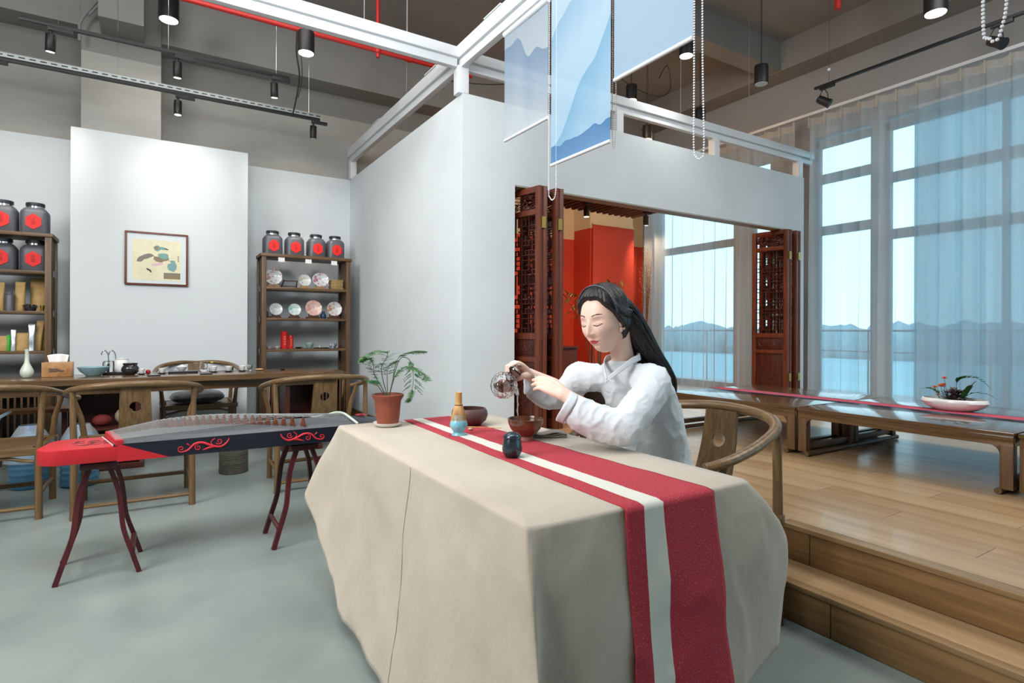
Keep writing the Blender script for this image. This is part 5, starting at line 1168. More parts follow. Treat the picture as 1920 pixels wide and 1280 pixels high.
# ------------------------------------------------------------------ things on the main table
ZC = TZ + .0035
M_terra = mat('terracotta_plastic', rgb(142, 74, 56), .5, col2=rgb(134, 68, 50), nscale=(8, 8, 8))
fp = thing('potted_fern', 'asparagus fern in a terracotta pot on a white saucer at the table corner', 'plant', (.915, 2.56, ZC))
MB().lathe([(.001, 0), (.052, 0), (.064, .012), (.067, .018), (.060, .014), (.001, .006)], n=32).build('saucer', M_cer, fp, ang=50)
MB().lathe([(.048, .008), (.054, .04), (.0585, .10), (.061, .118), (.068, .130), (.073, .138), (.0735, .146), (.068, .148), (.062, .138), (.055, .125), (.001, .120)], n=40).build('pot', M_terra, fp, ang=40)
MB().lathe([(.001, .128), (.058, .126)], n=20).build('soil', mat('dark_soil', rgb(70, 58, 52), .9), fp)
M_fern = mat('fern_green', rgb(84, 140, 70), .55, col2=rgb(56, 112, 66), nscale=(18, 18, 18)); M_stem = mat('fern_stem', rgb(76, 96, 62), .6)
IL = Vector((-.848, .531, 0)); TC = Vector((-.531, -.848, 0)); UP = Vector((0, 0, 1))   # plant spreads roughly across the table
def fpnt(a, z, d=0): return -IL * a + TC * d + UP * z
rnd = random.Random(21)
def fern_frond(pts, wmax, start=.35, n=18):
    P = catmull([fpnt(*p) for p in pts], 9); mb = MB(); mb.tube(P, [.0022 * (1 - .65 * i / len(P)) for i in range(len(P))], 5); mb.build('stem', M_stem, fp)
    lf = MB()
    for k in range(n):
        f = start + (1 - start) * k / n; i = min(int(f * (len(P) - 1)), len(P) - 2); T = (P[i + 1] - P[i]).normalized(); sd = T.cross(UP); sd = sd.normalized() if sd.length > .2 else -IL
        wl = wmax * sin(pi * (.12 + .86 * (k / n))) ** .7
        for s in (-1, 1):
            d = (sd * s + T * .55 + UP * rnd.uniform(-.25, .15)).normalized(); b = P[i]; L = wl * rnd.uniform(.8, 1.1)
            nn = 5
            for q in range(1, nn + 1):
                c = b + d * L * q / nn - UP * .02 * (q / nn) ** 2 * L * 8
                for s2 in (-1, 1):
                    dd = (d * .8 + d.cross(UP).normalized() * s2 + UP * rnd.uniform(-.3, .3)).normalized(); leaf(lf, c, dd, .021 * (1.15 - q / nn * .6), .006, .1, 2)
            leaf(lf, b, d, L, .004, .15, 3)
    lf.build('fronds', M_fern, fp, smooth=False)
fern_frond([(-.004, .13), (-.03, .18), (-.06, .24, .01), (-.065, .29, .02), (-.09, .315, .02), (-.12, .30, .03)], .05)
fern_frond([(0, .13), (-.02, .2), (-.03, .27), (.0, .335, .01), (-.06, .345, .03), (-.13, .305, .03)], .06)
fern_frond([(.003, .13), (.02, .2), (.03, .27, -.01), (.05, .32, -.02), (.11, .345, -.03), (.165, .345, -.03)], .045, .62)
fern_frond([(.005, .13), (.02, .19), (.04, .24), (.09, .275, .01), (.15, .255, .02), (.195, .215, .03)], .055)
fern_frond([(.006, .13), (.03, .24), (.06, .315), (.10, .30, -.02), (.115, .22, -.02), (.105, .15, -.02), (.09, .115, -.02)], .05, .5)
fern_frond([(-.006, .13), (-.03, .17, .02), (-.045, .2, .04), (-.06, .215, .06), (-.03, .21, .09)], .035, .4, 12)
fern_frond([(0, .13), (-.01, .2, -.03), (-.01, .27, -.05), (.03, .30, -.06)], .05, .5, 12)

M_bamb = mat('bamboo', rgb(206, 162, 100), .45, col2=rgb(190, 144, 84), nscale=(40, 40, 6)); M_blueg = mat('turquoise_glaze', rgb(96, 176, 200), .2, col2=rgb(150, 206, 214), nscale=(6, 6, 14), coat=.4)
wk = thing('tea_whisk', 'bamboo tea whisk standing on a turquoise glazed holder', 'tea whisk', (1.09, 2.175, ZC + .001))
MB().lathe([(.001, 0), (.030, 0), (.030, .004), (.022, .012), (.024, .018), (.036, .034), (.038, .046), (.033, .062), (.024, .082), (.021, .088), (.016, .088), (.001, .06)], n=36).build('holder', M_blueg, wk, ang=50)
m = MB()
for k in range(56):
    a = 2 * pi * k / 56; m.tube([(.0145 * cos(a), .0145 * sin(a), .128), (.021 * cos(a), .021 * sin(a), .112), (.029 * cos(a), .029 * sin(a), .082), (.034 * cos(a), .034 * sin(a), .055), (.030 * cos(a), .030 * sin(a), .044)], [.0013, .0012, .0009, .0007, .0004], 4)
m.build('tines', M_bamb, wk, kind='stuff')
MB().lathe([(.0145, .120), (.0155, .128), (.0148, .132), (.0135, .136), (.0145, .142), (.0138, .178), (.0145, .181), (.0115, .181), (.001, .172)], n=28).build('handle', M_bamb, wk, ang=35)
MB().lathe([(.0165, .124), (.0170, .1265), (.0165, .129)], n=24).build('binding_thread', mat('dark_thread', rgb(70, 50, 34), .8), wk)
M_zisha = mat('purple_clay', rgb(92, 66, 66), .5, col2=rgb(82, 58, 58), nscale=(10, 10, 10))
db = thing('clay_bowl', 'wide purple-brown clay bowl behind the whisk', 'bowl', (1.255, 2.39, ZC + .001)); MB().lathe([(.001, 0), (.052, 0), (.056, .004), (.078, .022), (.086, .045), (.083, .066), (.075, .078), (.069, .077), (.074, .064), (.078, .045), (.068, .024), (.001, .014)], n=48).build('body', M_zisha, db, ang=60)
M_tenm = mat('brown_tenmoku_glaze', rgb(118, 72, 44), .2, col2=rgb(66, 40, 30), nscale=(9, 9, 22), coat=.5)
tb = thing('tea_bowl', 'brown glazed tea bowl on a small foot into which the water is poured', 'bowl', (1.275, 1.94, ZC + .001))
MB().lathe([(.001, .002), (.026, 0), (.030, 0), (.031, .012), (.029, .016), (.044, .026), (.062, .048), (.0705, .068), (.0715, .078), (.0735, .086), (.070, .088), (.067, .080), (.066, .068), (.056, .048), (.036, .03), (.001, .024)], n=48).build('body', M_tenm, tb, ang=60)
MB().lathe([(.001, .046), (.054, .046)], n=32).build('water', M_glassy, tb)
MB().lathe([(.0265, -.0005), (.0315, -.0005), (.0325, .012), (.03, .016)], n=32).build('bare_foot', mat('bare_clay', rgb(150, 108, 96), .7), tb)
M_gun = mat('gunmetal_glaze', rgb(64, 74, 84), .22, .65)
cd = thing('tea_caddy', 'small gunmetal grey lidded tea caddy on the runner', 'caddy', (1.062, 1.70, ZC + .001)); MB().lathe([(.001, 0), (.022, 0), (.026, .004), (.0345, .020), (.0355, .032), (.0315, .055), (.0285, .066)], n=40).build('body', M_gun, cd, ang=50)
MB().lathe([(.0305, .0655), (.0325, .067), (.0325, .071), (.029, .078), (.018, .086), (.001, .089)], n=40).build('lid', M_gun, cd, ang=50)
sc_ = thing('tea_scoop', 'thin curved bamboo tea scoop resting on a small bean-shaped stand', 'scoop', (1.205, 2.245, ZC + .001))
MB().tube(catmull([(-.055, .005, .003), (-.045, .005, .014), (-.03, .0, .017), (.03, -.03, .013), (.095, -.075, .012)], 6), .0028, 6, flat=.6).build('scoop', M_bamb, sc_)
m = MB(); m.ball((-.02, .0, .0075), .0085, 14, 8, (1.5, 1, .85)); m.build('rest', mat('cream_pebble', rgb(206, 186, 150), .4), sc_)
M_nap = mat('grey_linen', rgb(150, 142, 132), .9, bump=.3, nscale=(120, 120, 120))
nk = thing('tea_towel', 'folded grey linen towel beside the brown tea bowl', 'towel', (1.405, 1.955, ZC + .001), radians(-28))
for k in range(4): m = MB(); m.grid(lambda u, v: (-.07 + u * .14, -.035 + v * .07, .002 + k * .0045 + .002 * sin(u * 7 + k) * k), 12, 6); m.build('fold', M_nap, nk, solid=.003)
MB().tube([(-.07, -.036, .004), (-.072, -.037, .011), (-.07, -.036, .018)], .003, 6).build('dark_hem', M_darkc, nk)

# ------------------------------------------------------------------ the woman
PB = Vector((1.86, 1.74, 0))
wm = thing('person', 'seated woman in a white jacket with long black hair pouring water from a glass pot', 'person', tuple(PB))
def attach(o, parent): o.parent = parent; o.matrix_parent_inverse = Matrix.Translation(-PB)
def fuse(name, mb, vox, mats, smooth_it=3, disp=None):
    me = bpy.data.meshes.new(name + '_src'); me.from_pydata(mb.v, [], mb.f)
    bm = bmesh.new(); bm.from_mesh(me); bmesh.ops.recalc_face_normals(bm, faces=bm.faces); bm.to_mesh(me); bm.free()
    o = bpy.data.objects.new('tmp', me); C.objects.link(o)
    md = o.modifiers.new('r', 'REMESH'); md.mode = 'VOXEL'; md.voxel_size = vox; md.adaptivity = 0
    if smooth_it: s = o.modifiers.new('s', 'SMOOTH'); s.factor = .5; s.iterations = smooth_it
    dg = bpy.context.evaluated_depsgraph_get(); dg.update(); out = bpy.data.meshes.new_from_object(o.evaluated_get(dg))
    bpy.data.objects.remove(o); bpy.data.meshes.remove(me); out.name = name
    if disp:
        ns = [v.normal.copy() for v in out.vertices]
        for v, n_ in zip(out.vertices, ns): v.co += n_ * disp(v.co, n_)
    out.materials.clear()
    for q in mats: out.materials.append(q)
    out.shade_smooth(); o2 = bpy.data.objects.new(name, out); C.objects.link(o2); return o2
def chainb(mb, pts, rs, n=14, flat=1.0, up=None, sub=6):
    P = catmull(pts, sub); R = []
    for i in range(len(P)):
        f = i / sub; a = min(int(f), len(rs) - 1); b = min(a + 1, len(rs) - 1); R.append(rs[a] + (rs[b] - rs[a]) * (f - a))
    mb.tube(P, R, n, flat=flat, up=up); mb.ball(tuple(P[0]), R[0] * .98, n, 8); mb.ball(tuple(P[-1]), R[-1] * .98, n, 8)
SA = Vector((.316, -.949, 0)); FT = Vector((-.949, -.316, 0))
def section_loft(mb, secs, n=28, closed=True):
    b0 = len(mb.v); P = [(Vector(c), a, b, sd) for c, a, b, sd in secs]
    for c, a, b, sd in P:
        for k in range(n):
            t = 2 * pi * k / n; mb.v.append(tuple(c + SA * a * (abs(cos(t)) ** .85) * (1 if cos(t) >= 0 else -1) + FT * b * sin(t) + UP * sd * sin(t)))
    for i in range(len(P) - 1):
        for k in range(n): k2 = (k + 1) % n; mb.face([b0 + i * n + k, b0 + i * n + k2, b0 + (i + 1) * n + k2, b0 + (i + 1) * n + k])
    mb.face([b0 + k for k in range(n)][::-1]); mb.face([b0 + (len(P) - 1) * n + k for k in range(n)])
M_skin = mat('skin', rgb(234, 200, 184), .5, sss=.12, col2=rgb(232, 196, 180), nscale=(30, 30, 30)); M_lip = mat('lips', rgb(196, 62, 84), .35); M_brow = mat('eyebrow', rgb(84, 62, 56), .8); M_lash = mat('eyelash', rgb(40, 30, 30), .7); M_lid = mat('eyelid', rgb(216, 172, 158), .5); M_cheek = mat('cheek', rgb(226, 178, 160), .5)
NECK = Vector((1.615, 1.725, 1.075)); HC = Vector((1.500, 1.722, 1.240))
# --- body (skin): torso, legs, arms, neck, hands in one surface
b = MB()
section_loft(b, [((1.82, 1.73, .50), .13, .085, 0), ((1.81, 1.735, .62), .115, .075, 0), ((1.785, 1.735, .74), .105, .075, 0), ((1.73, 1.74, .90), .12, .075, 0), ((1.672, 1.745, 1.00), .13, .06, 0), ((1.63, 1.74, 1.05), .09, .05, 0), ((1.61, 1.735, 1.08), .05, .05, 0)])
chainb(b, [(1.635, 1.735, 1.03), (1.61, 1.73, 1.09), (1.575, 1.715, 1.16), (1.56, 1.71, 1.20)], [.052, .046, .046, .05])
for s in (-1, 1):
    hip = Vector((1.82, 1.74, .52)) + SA * s * .085; knee = Vector((1.44, 1.70, .51)) + SA * s * .08; ank = Vector((1.46, 1.69, .09)) + SA * s * .08
    chainb(b, [hip, hip.lerp(knee, .5) + UP * .015, knee], [.082, .072, .055]); chainb(b, [knee, knee.lerp(ank, .35) + Vector((.02, 0, 0)), ank], [.055, .050, .034])
elN, wrN = Vector((1.462, 1.587, .835)), Vector((1.328, 1.768, .960)); shN = Vector((1.665, 1.605, 1.01))
elF, wrF = Vector((1.53, 2.00, .925)), Vector((1.338, 2.022, 1.018)); shF = Vector((1.55, 1.925, 1.01))
chainb(b, [shN, shN.lerp(elN, .5), elN], [.045, .042, .038]); chainb(b, [elN, elN.lerp(wrN, .4), elN.lerp(wrN, .8), wrN], [.040, .040, .029, .0255])
chainb(b, [shF, shF.lerp(elF, .5), elF], [.045, .042, .038]); chainb(b, [elF, elF.lerp(wrF, .4), elF.lerp(wrF, .8), wrF], [.040, .038, .029, .0255])
def hand(mb, wrist, X_, Z_, left, curls, thumb, sc=1.0, spread=0.0):
    X_ = Vector(X_).normalized(); Z_ = Vector(Z_); Z_ = (Z_ - X_ * Z_.dot(X_)).normalized(); Y_ = X_.cross(Z_) if left else Z_.cross(X_)
    def W(x, y, z): return Vector(wrist) + (X_ * x + Y_ * y + Z_ * z) * sc
    tips = []
    offs = (.028, .0095, -.0095, -.027); xs = (.083, .086, .082, .074); ln = (.072, .080, .074, .058); r0 = (.0092, .0094, .0090, .0080)
    for k in range(4):
        chainb(mb, [W(-.012, offs[k] * .45, 0), W(.03, offs[k] * .8, .002), W(xs[k] * .75, offs[k], .003), W(xs[k], offs[k], 0)], [.0175 * sc, .0150 * sc, .0125 * sc, .0108 * sc], 12)
        a = 0; p = W(xs[k], offs[k], 0); pts = [p]; c = curls[k]; d0 = X_ + Y_ * spread * (1.5 - k) * .12
        for q, fr in enumerate((.45, .30, .25)):
            a += c[q]; d = (d0 * cos(a) - Z_ * sin(a)).normalized(); p = p + d * ln[k] * fr * sc; pts.append(p)
        mb.tube([pts[0], pts[0].lerp(pts[1], .5), pts[1], pts[1].lerp(pts[2], .5), pts[2], pts[2].lerp(pts[3], .6), pts[3]], [r0[k] * 1.12 * sc, r0[k] * .98 * sc, r0[k] * 1.02 * sc, r0[k] * .9 * sc, r0[k] * .92 * sc, r0[k] * .84 * sc, r0[k] * .62 * sc], 12)
        for q, rr in ((0, 1.12), (1, 1.0), (2, .92), (3, .72)): mb.ball(tuple(pts[q]), r0[k] * rr * sc, 12, 8)
        tips.append(pts[3])
    T = [W(*t) for t in thumb]; chainb(mb, T, [.0165 * sc, .0135 * sc, .0112 * sc, .0085 * sc], 12)
    mb.ball(tuple(W(.03, .012, -.006)), .019 * sc, 12, 8); mb.ball(tuple(W(.045, -.018, -.005)), .016 * sc, 12, 8)
    return tips
hN = Vector((-.062, .165, .072))
tN = hand(b, wrN, hN, TC * .75 + UP * .75, True, [(.30, .16, .10), (.32, .18, .12), (.38, .22, .14), (.46, .26, .16)], [(.012, .016, -.012), (.04, .034, -.028), (.068, .034, -.048), (.094, .026, -.058)], 1.0, .1)
tF = hand(b, wrF, Vector((-.80, -.02, .55)), IL * .25 + UP * .75 + TC * .15, False, [(.95, 1.0, .55), (1.0, 1.0, .6), (1.05, 1.1, .7), (1.1, 1.2, .8)], [(.010, .018, -.012), (.032, .036, -.030), (.052, .034, -.056), (.066, .018, -.074)], 1.0, .05)
body = fuse('body', b, .0032, [M_skin], 2)
# --- head joined to the same surface
HS = 1.06; yaw_h = atan2(-.224, -.975)
Rh = Matrix.Rotation(yaw_h, 3, 'Z') @ Matrix.Rotation(radians(10), 3, 'Y') @ Matrix.Rotation(radians(3), 3, 'X')
def g(a, s): return math.exp(-(a / s) ** 2)
def sst(a, b_, x): t = min(1, max(0, (x - a) / (b_ - a))); return t * t * (3 - 2 * t)
def headp(d, off=0.0):
    x, y, z = d; ex = 2.25
    r = 1 / (abs(x) ** ex + abs(y) ** ex + abs(z) ** ex) ** (1 / ex)
    X = x * r * (.090 if x > 0 else .100); Y_ = y * r * .0735; Z = z * r * .118
    lo = sst(-.005, -.112, Z)
    Y_ *= 1 - .40 * lo ** 1.25
    if X < 0: X *= 1 - .50 * sst(-.015, -.10, Z)
    else:
        X *= 1 - .06 * sst(.03, .1, Z); X = X * (1 - .05 * lo)
    f = sst(.0, .05, X); ay = abs(Y_)
    X += f * (.0175 * g(Y_, .0085) * sst(.030, -.030, Z) * sst(-.047, -.037, Z) + .006 * g(Y_, .014) * g(Z + .034, .012) + .0055 * g(ay - .0125, .0055) * g(Z + .036, .0075)
              - .0085 * g(ay - .030, .016) * g(Z - .006, .014) + .0050 * g(ay - .031, .0135) * g(Z - .001, .0085) + .003 * g(ay - .030, .02) * g(Z - .027, .007)
              + .0045 * g(ay - .038, .018) * g(Z + .030, .02) - .0035 * g(Y_, .02) * g(Z + .050, .005)
              + .0062 * g(Y_, .019) * g(Z + .0600, .0048) + .0070 * g(Y_, .017) * g(Z + .0700, .0055) - .0040 * g(Y_, .02) * g(Z + .0650, .0018) - .003 * g(Y_, .018) * g(Z + .082, .005) + .0065 * g(Y_, .02) * g(Z + .100, .014))
    v = Vector((X, Y_, Z)); 
    if off: v += Vector(d).normalized() * off
    return v
NA, NB = 300, 220; m = MB(); ids = []
for j in range(NB + 1):
    th = pi * j / NB
    for i in range(NA):
        ph = 2 * pi * i / NA; ph = ph - .45 * sin(ph); d = (sin(th) * cos(ph), sin(th) * sin(ph), cos(th)); m.v.append(tuple(headp(d)))
for j in range(NB):
    for i in range(NA):
        a = j * NA + i; b_ = j * NA + (i + 1) % NA; cc = [m.v[q] for q in (a, b_, b_ + NA, a + NA)]; x = sum(q[0] for q in cc) / 4; y = sum(q[1] for q in cc) / 4; z = sum(q[2] for q in cc) / 4; ay = abs(y); mi = 0
        if x > .04:
            lw = .0195 * (1 - ((z + .0655) / .0125) ** 2) if abs(z + .0655) < .0125 else 0
            up_ = z > -.0655; hgt = (.0075 * (1 - (ay / .021) ** 1.6) + .0012 * g(ay - .006, .004)) if up_ else .0085 * (1 - (ay / .020) ** 2)
            if ay < .0205 and abs(z + .0655) < hgt: mi = 1
            bz = .0285 + .0055 * sin(min(1, max(0, (ay - .014) / .036)) * pi * .75); bt = .0022 * (1 - .55 * sst(.034, .05, ay))
            if .0145 < ay < .050 and abs(z - bz) < bt: mi = 2
            lz = -.0035 - .0030 * sin(min(1, max(0, (ay - .0165) / .029)) * pi) + .002 * sst(.035, .047, ay); 
            if .0165 < ay < .0475 and abs(z - lz) < .0017: mi = 3
            elif .0175 < ay < .046 and lz < z < lz + .010 * sin(min(1, max(0, (ay - .0165) / .03)) * pi) + .001: mi = 4
        m.m = mi; m.face([a, b_, b_ + NA, a + NA])
m.m = 0
for s in (-1, 1):
    m.tube([(.002 + .020 * sin(t_ * .42 + 2.6) * .8 - .008, s * (.0735 + .006 * sin(t_ * .35)), -.006 + .030 * cos(t_ * .42 + 2.6)) for t_ in range(13)], [.0045] * 13, 8)
    b0 = len(m.v); m.ball((-.004, s * .073, -.004), .018, 12, 10, (.75, .35, 1.35)); m.ball((.002, s * .0735, -.036), .0085, 10, 8, (.8, .6, 1.2))
m.v = [tuple(HC + Rh @ (Vector(v) * HS)) for v in m.v]
hd = m.build('head_tmp', [M_skin, M_lip, M_brow, M_lash, M_lid], ang=180)
bm = bmesh.new(); bm.from_mesh(body.data)
for q in (M_lip, M_brow, M_lash, M_lid): body.data.materials.append(q)
bm.from_mesh(hd.data); bm.to_mesh(body.data); bm.free(); body.data.shade_smooth(); bpy.data.objects.remove(hd); attach(body, wm)
# --- jacket
def wr(co, n_):
    s = noise.noise((co.x * 9, co.y * 9, co.z * 7)) * .0045
    s += (1 - abs(noise.noise((co.x * 15 + 3, co.y * 15, co.z * 10)))) ** 5 * .0060 - .0022
    s += (1 - abs(noise.noise((co.x * 30, co.y * 30 + 5, co.z * 30)))) ** 6 * .0022 - .0005
    s += noise.noise((co.x * 60, co.y * 60, co.z * 60)) * .0008
    return s
j = MB()
section_loft(j, [((1.82, 1.73, .46), .19, .15, 0), ((1.825, 1.735, .56), .175, .135, 0), ((1.80, 1.735, .68), .15, .115, 0), ((1.765, 1.735, .80), .150, .112, 0), ((1.725, 1.74, .90), .162, .112, 0), ((1.688, 1.745, .97), .170, .104, 0),
                 ((1.655, 1.745, 1.02), .165, .085, .01), ((1.635, 1.74, 1.048), .115, .070, .015), ((1.622, 1.735, 1.066), .072, .062, .016)], 36)
chainb(j, [Vector((1.645, 1.66, 1.005)), shN + Vector((0, 0, -.012)), shN.lerp(elN, .5) + Vector((.015, -.01, 0)), elN + Vector((.01, -.005, .0))], [.062, .065, .066, .066], 20)
cN = Vector((1.352, 1.702, .905))
chainb(j, [elN + Vector((.01, -.005, 0)), elN.lerp(cN, .5) + Vector((0, 0, -.012)), cN + Vector((0, 0, -.012))], [.066, .070, .062], 20)
chainb(j, [Vector((1.60, 1.86, 1.00)), shF + Vector((0, 0, -.012)), shF.lerp(elF, .5), elF], [.062, .068, .066, .062], 20)
cF = Vector((1.395, 2.018, .968))
chainb(j, [elF, elF.lerp(cF, .5) + Vector((0, 0, -.022)), cF + Vector((.0, 0, -.008))], [.060, .062, .046], 20)
chainb(j, [Vector((1.50, 1.995, .905)), Vector((1.43, 2.01, .905)), Vector((1.36, 2.015, .93))], [.045, .043, .026], 16)
chainb(j, [Vector((1.50, 1.60, .815)), Vector((1.43, 1.65, .84)), Vector((1.37, 1.685, .88))], [.045, .045, .032], 16)
M_jack = mat('white_cotton', rgb(212, 220, 226), .85, sheen=.2, bump=.12, nscale=(70, 70, 70))
jk = fuse('jacket', j, .0062, [M_jack], 4, wr); attach(jk, wm)
# cuffs: open ends of the sleeves
for c0, d0, r in ((cN + Vector((0, 0, -.012)), (cN - elN).normalized(), .060), (cF + Vector((0, 0, -.008)), (cF - elF).normalized(), .045)):
    q = d0.cross(UP).normalized(); w_ = q.cross(d0); m = MB()
    m.grid(lambda u, v: c0 + d0 * (.020 + .034 * v + .005 * sin(u * 12)) + (q * cos(2 * pi * u) + w_ * sin(2 * pi * u)) * (r * (.98 + .05 * v + .03 * sin(u * 18.8))), 36, 4, closed=True)
    cf = m.build('cuff', M_jack, solid=.003, ang=180); attach(cf, jk); cf.matrix_parent_inverse = Matrix.Identity(4)
# collar bands crossing in a V
V0 = Vector((1.492, 1.690, 1.012)); nb = Vector((1.675, 1.745, 1.105)); nl = Vector((1.645, 1.665, 1.098)); nr = Vector((1.60, 1.795, 1.092))
for nm_, pts in (('collar', [nb, nl, Vector((1.585, 1.652, 1.082)), Vector((1.53, 1.668, 1.045)), V0]), ('collar', [nb, nr, Vector((1.548, 1.775, 1.078)), Vector((1.512, 1.735, 1.045)), V0 + Vector((.0, .006, -.004))])):
    P = catmull(pts, 8); m = MB(); n = len(P) - 1
    cen = Vector((1.615, 1.73, 0))
    def cb_(u, v):
        i = min(int(u * n), n - 1); p = P[i].lerp(P[i + 1], u * n - i); o_ = Vector((p.x - cen.x, p.y - cen.y, 0)).normalized(); return p + UP * (.024 * v - .012) - o_ * (.005 * v)
    m.grid(cb_, n * 2, 4); o = m.build(nm_, M_jack, solid=.004, ang=180); attach(o, jk); o.matrix_parent_inverse = Matrix.Identity(4)
m = MB(); m.tube([V0 + FT * .006 + Vector((-.004, -.006, .002)), V0 + FT * .008 + Vector((.01, -.03, -.006))], .0022, 6); m.ball(tuple(V0 + FT * .009 + Vector((-.004, -.005, .004))), .004, 8, 6); o = m.build('knot_button', M_jack); attach(o, jk); o.matrix_parent_inverse = Matrix.Identity(4)
# trousers and shoes
t_ = MB()
section_loft(t_, [((1.83, 1.735, .452), .16, .12, 0), ((1.83, 1.735, .50), .17, .13, 0), ((1.82, 1.735, .58), .15, .12, 0)])
for s in (-1, 1):
    hip = Vector((1.82, 1.74, .525)) + SA * s * .085; knee = Vector((1.44, 1.70, .515)) + SA * s * .08; ank = Vector((1.46, 1.69, .12)) + SA * s * .08
    chainb(t_, [hip, hip.lerp(knee, .5), knee], [.092, .088, .078]); chainb(t_, [knee, knee.lerp(ank, .5), ank], [.076, .070, .062])
tr_ = fuse('trousers', t_, .01, [mat('white_trousers', rgb(214, 218, 220), .85)], 3); attach(tr_, wm)
for s in (-1, 1):
    a_ = Vector((1.46, 1.69, 0)) + SA * s * .08; m = MB(); M_shoe = mat('cloth_shoe', rgb(60, 58, 60), .8)
    m.grid(lambda u, v: a_ + FT * (-.05 + .20 * v) + SA * (.04 * cos(2 * pi * u) * (sin(pi * (.1 + .85 * v)) ** .5)) + UP * (.035 + .033 * sin(2 * pi * u) * (sin(pi * (.15 + .8 * v)) ** .6)), 20, 12, closed=True)
    o = m.build('shoe', M_shoe, ang=180); attach(o, wm)
# --- hair
M_hair = mat('black_hair', rgb(24, 20, 21), .34, col2=rgb(34, 28, 28), nscale=(170, 170, 12), spec=.5, bump=.35)
m = MB(); NA, NB = 160, 120
for jj in range(NB + 1):
    th = pi * jj / NB
    for i in range(NA):
        ph = 2 * pi * i / NA; d = Vector((sin(th) * cos(ph), sin(th) * sin(ph), cos(th))); p = headp(d); ay = abs(p.y)
        line = .010 + .70 * (p.z + .008) - .010 * g(ay - .02, .03) * sst(.05, .08, p.z) + .0015 * sin(ph * 9)
        k = sst(-.004, .010, line - p.x) * sst(-.085, -.035, p.z + (.02 if p.x < -.03 else -.0))
        if p.x < -.02: k = max(k, sst(-.10, -.06, p.z))
        gro = .0016 * sin(26 * ph + 5 * noise.noise((p.x * 30, p.y * 30, p.z * 14))) 
        off = -.012 + k * (.012 + .017 + .010 * sst(.0, .10, p.z) * sst(.05, -.05, p.x) + gro)
        m.v.append(tuple(HC + Rh @ (headp(d, off) * HS)))
for jj in range(NB):
    for i in range(NA): a = jj * NA + i; b_ = jj * NA + (i + 1) % NA; m.face([a, b_, b_ + NA, a + NA])
hr = m.build('hair', M_hair, ang=180); attach(hr, wm)
hp = catmull([Vector((1.545, 1.728, 1.325)), Vector((1.590, 1.725, 1.272)), Vector((1.635, 1.718, 1.200)), Vector((1.685, 1.712, 1.125)), Vector((1.742, 1.708, 1.060)), Vector((1.792, 1.702, 1.000)), Vector((1.825, 1.700, .940)), Vector((1.832, 1.700, .885))], 8)
wv_ = [.060, .078, .086, .086, .082, .070, .046, .012]; tv = [.045, .058, .050, .038, .030, .026, .018, .006]
m = MB(); n = len(hp); nn = 64
for i, p in enumerate(hp):
    f = i / 8; a = min(int(f), 7); b_ = min(a + 1, 7); w_ = wv_[a] + (wv_[b_] - wv_[a]) * (f - a); t = tv[a] + (tv[b_] - tv[a]) * (f - a)
    T = (hp[min(i + 1, n - 1)] - hp[max(i - 1, 0)]).normalized(); N_v = (T.cross(SA)).normalized()
    for k in range(nn):
        an = 2 * pi * k / nn; gr = 1 + .05 * sin(k * 2.4) + .07 * noise.noise((cos(an) * 4, sin(an) * 4, i * .05)); m.v.append(tuple(p + SA * w_ * cos(an) * gr + N_v * t * sin(an) * gr))
for i in range(n - 1):
    for k in range(nn): k2 = (k + 1) % nn; m.face([i * nn + k, i * nn + k2, (i + 1) * nn + k2, (i + 1) * nn + k])
m.face(list(range(nn))[::-1]); m.face([(n - 1) * nn + k for k in range(nn)])
rnd = random.Random(9)
for q in range(46):
    an = rnd.uniform(0, 2 * pi); pts = []
    for i in range(4, n, 4):
        f = i / 8; a = min(int(f), 7); b_ = min(a + 1, 7); w_ = wv_[a] + (wv_[b_] - wv_[a]) * (f - a); t = tv[a] + (tv[b_] - tv[a]) * (f - a)
        T = (hp[min(i + 1, n - 1)] - hp[max(i - 1, 0)]).normalized(); N_v = (T.cross(SA)).normalized(); an2 = an + .15 * sin(i * .2 + q); pts.append(hp[i] + SA * w_ * cos(an2) * 1.01 + N_v * t * sin(an2) * 1.01)
    m.tube(pts, [.0015 + .0025 * sin(pi * i / (len(pts) - 1)) for i in range(len(pts))], 5)
lh = m.build('long_hair', M_hair, ang=180); attach(lh, hr); lh.matrix_parent_inverse = Matrix.Identity(4)
# side lock sweeping over the ear
for sd in (1, ):
    for q in range(5):
        P = catmull([HC + Rh @ (Vector(v) * HS) for v in ((.062 - .006 * q, sd * .03, .098 + .004 * q), (.040 - .008 * q, sd * .068, .075), (.014 - .007 * q, sd * .088, .035), (-.030 - .006 * q, sd * .090, .008 + .004 * q), (-.080, sd * .070, -.005 + .003 * q))], 6)
        mm = MB(); mm.tube(P, [.003 + .005 * sin(pi * i / (len(P) - 1)) for i in range(len(P))], 8); o = mm.build('hair_lock', M_hair, ang=180); attach(o, hr); o.matrix_parent_inverse = Matrix.Identity(4)
bd = MB(); bead = MB(); pts = []
for k in range(31):
    a = radians(-62 + 140 * k / 30); d = Vector((.30 + .05 * cos(a), sin(a), cos(a))).normalized(); pts.append(HC + Rh @ (headp(d, .0235) * HS))
bd.tube(pts, .0032, 8); hb = bd.build('headband', mat('dark_blue_band', rgb(36, 48, 70), .4)); attach(hb, hr); hb.matrix_parent_inverse = Matrix.Identity(4)
for k in range(0, 30):
    for s in (0, ): q = pts[k].lerp(pts[k + 1], s); bead.ball(tuple(q + (q - HC).normalized() * .0025), .0013, 6, 4)
o = bead.build('headband_beads', mat('crystal_bead', rgb(226, 218, 206), .15, .3), kind='stuff'); attach(o, hb); o.matrix_parent_inverse = Matrix.Identity(4)

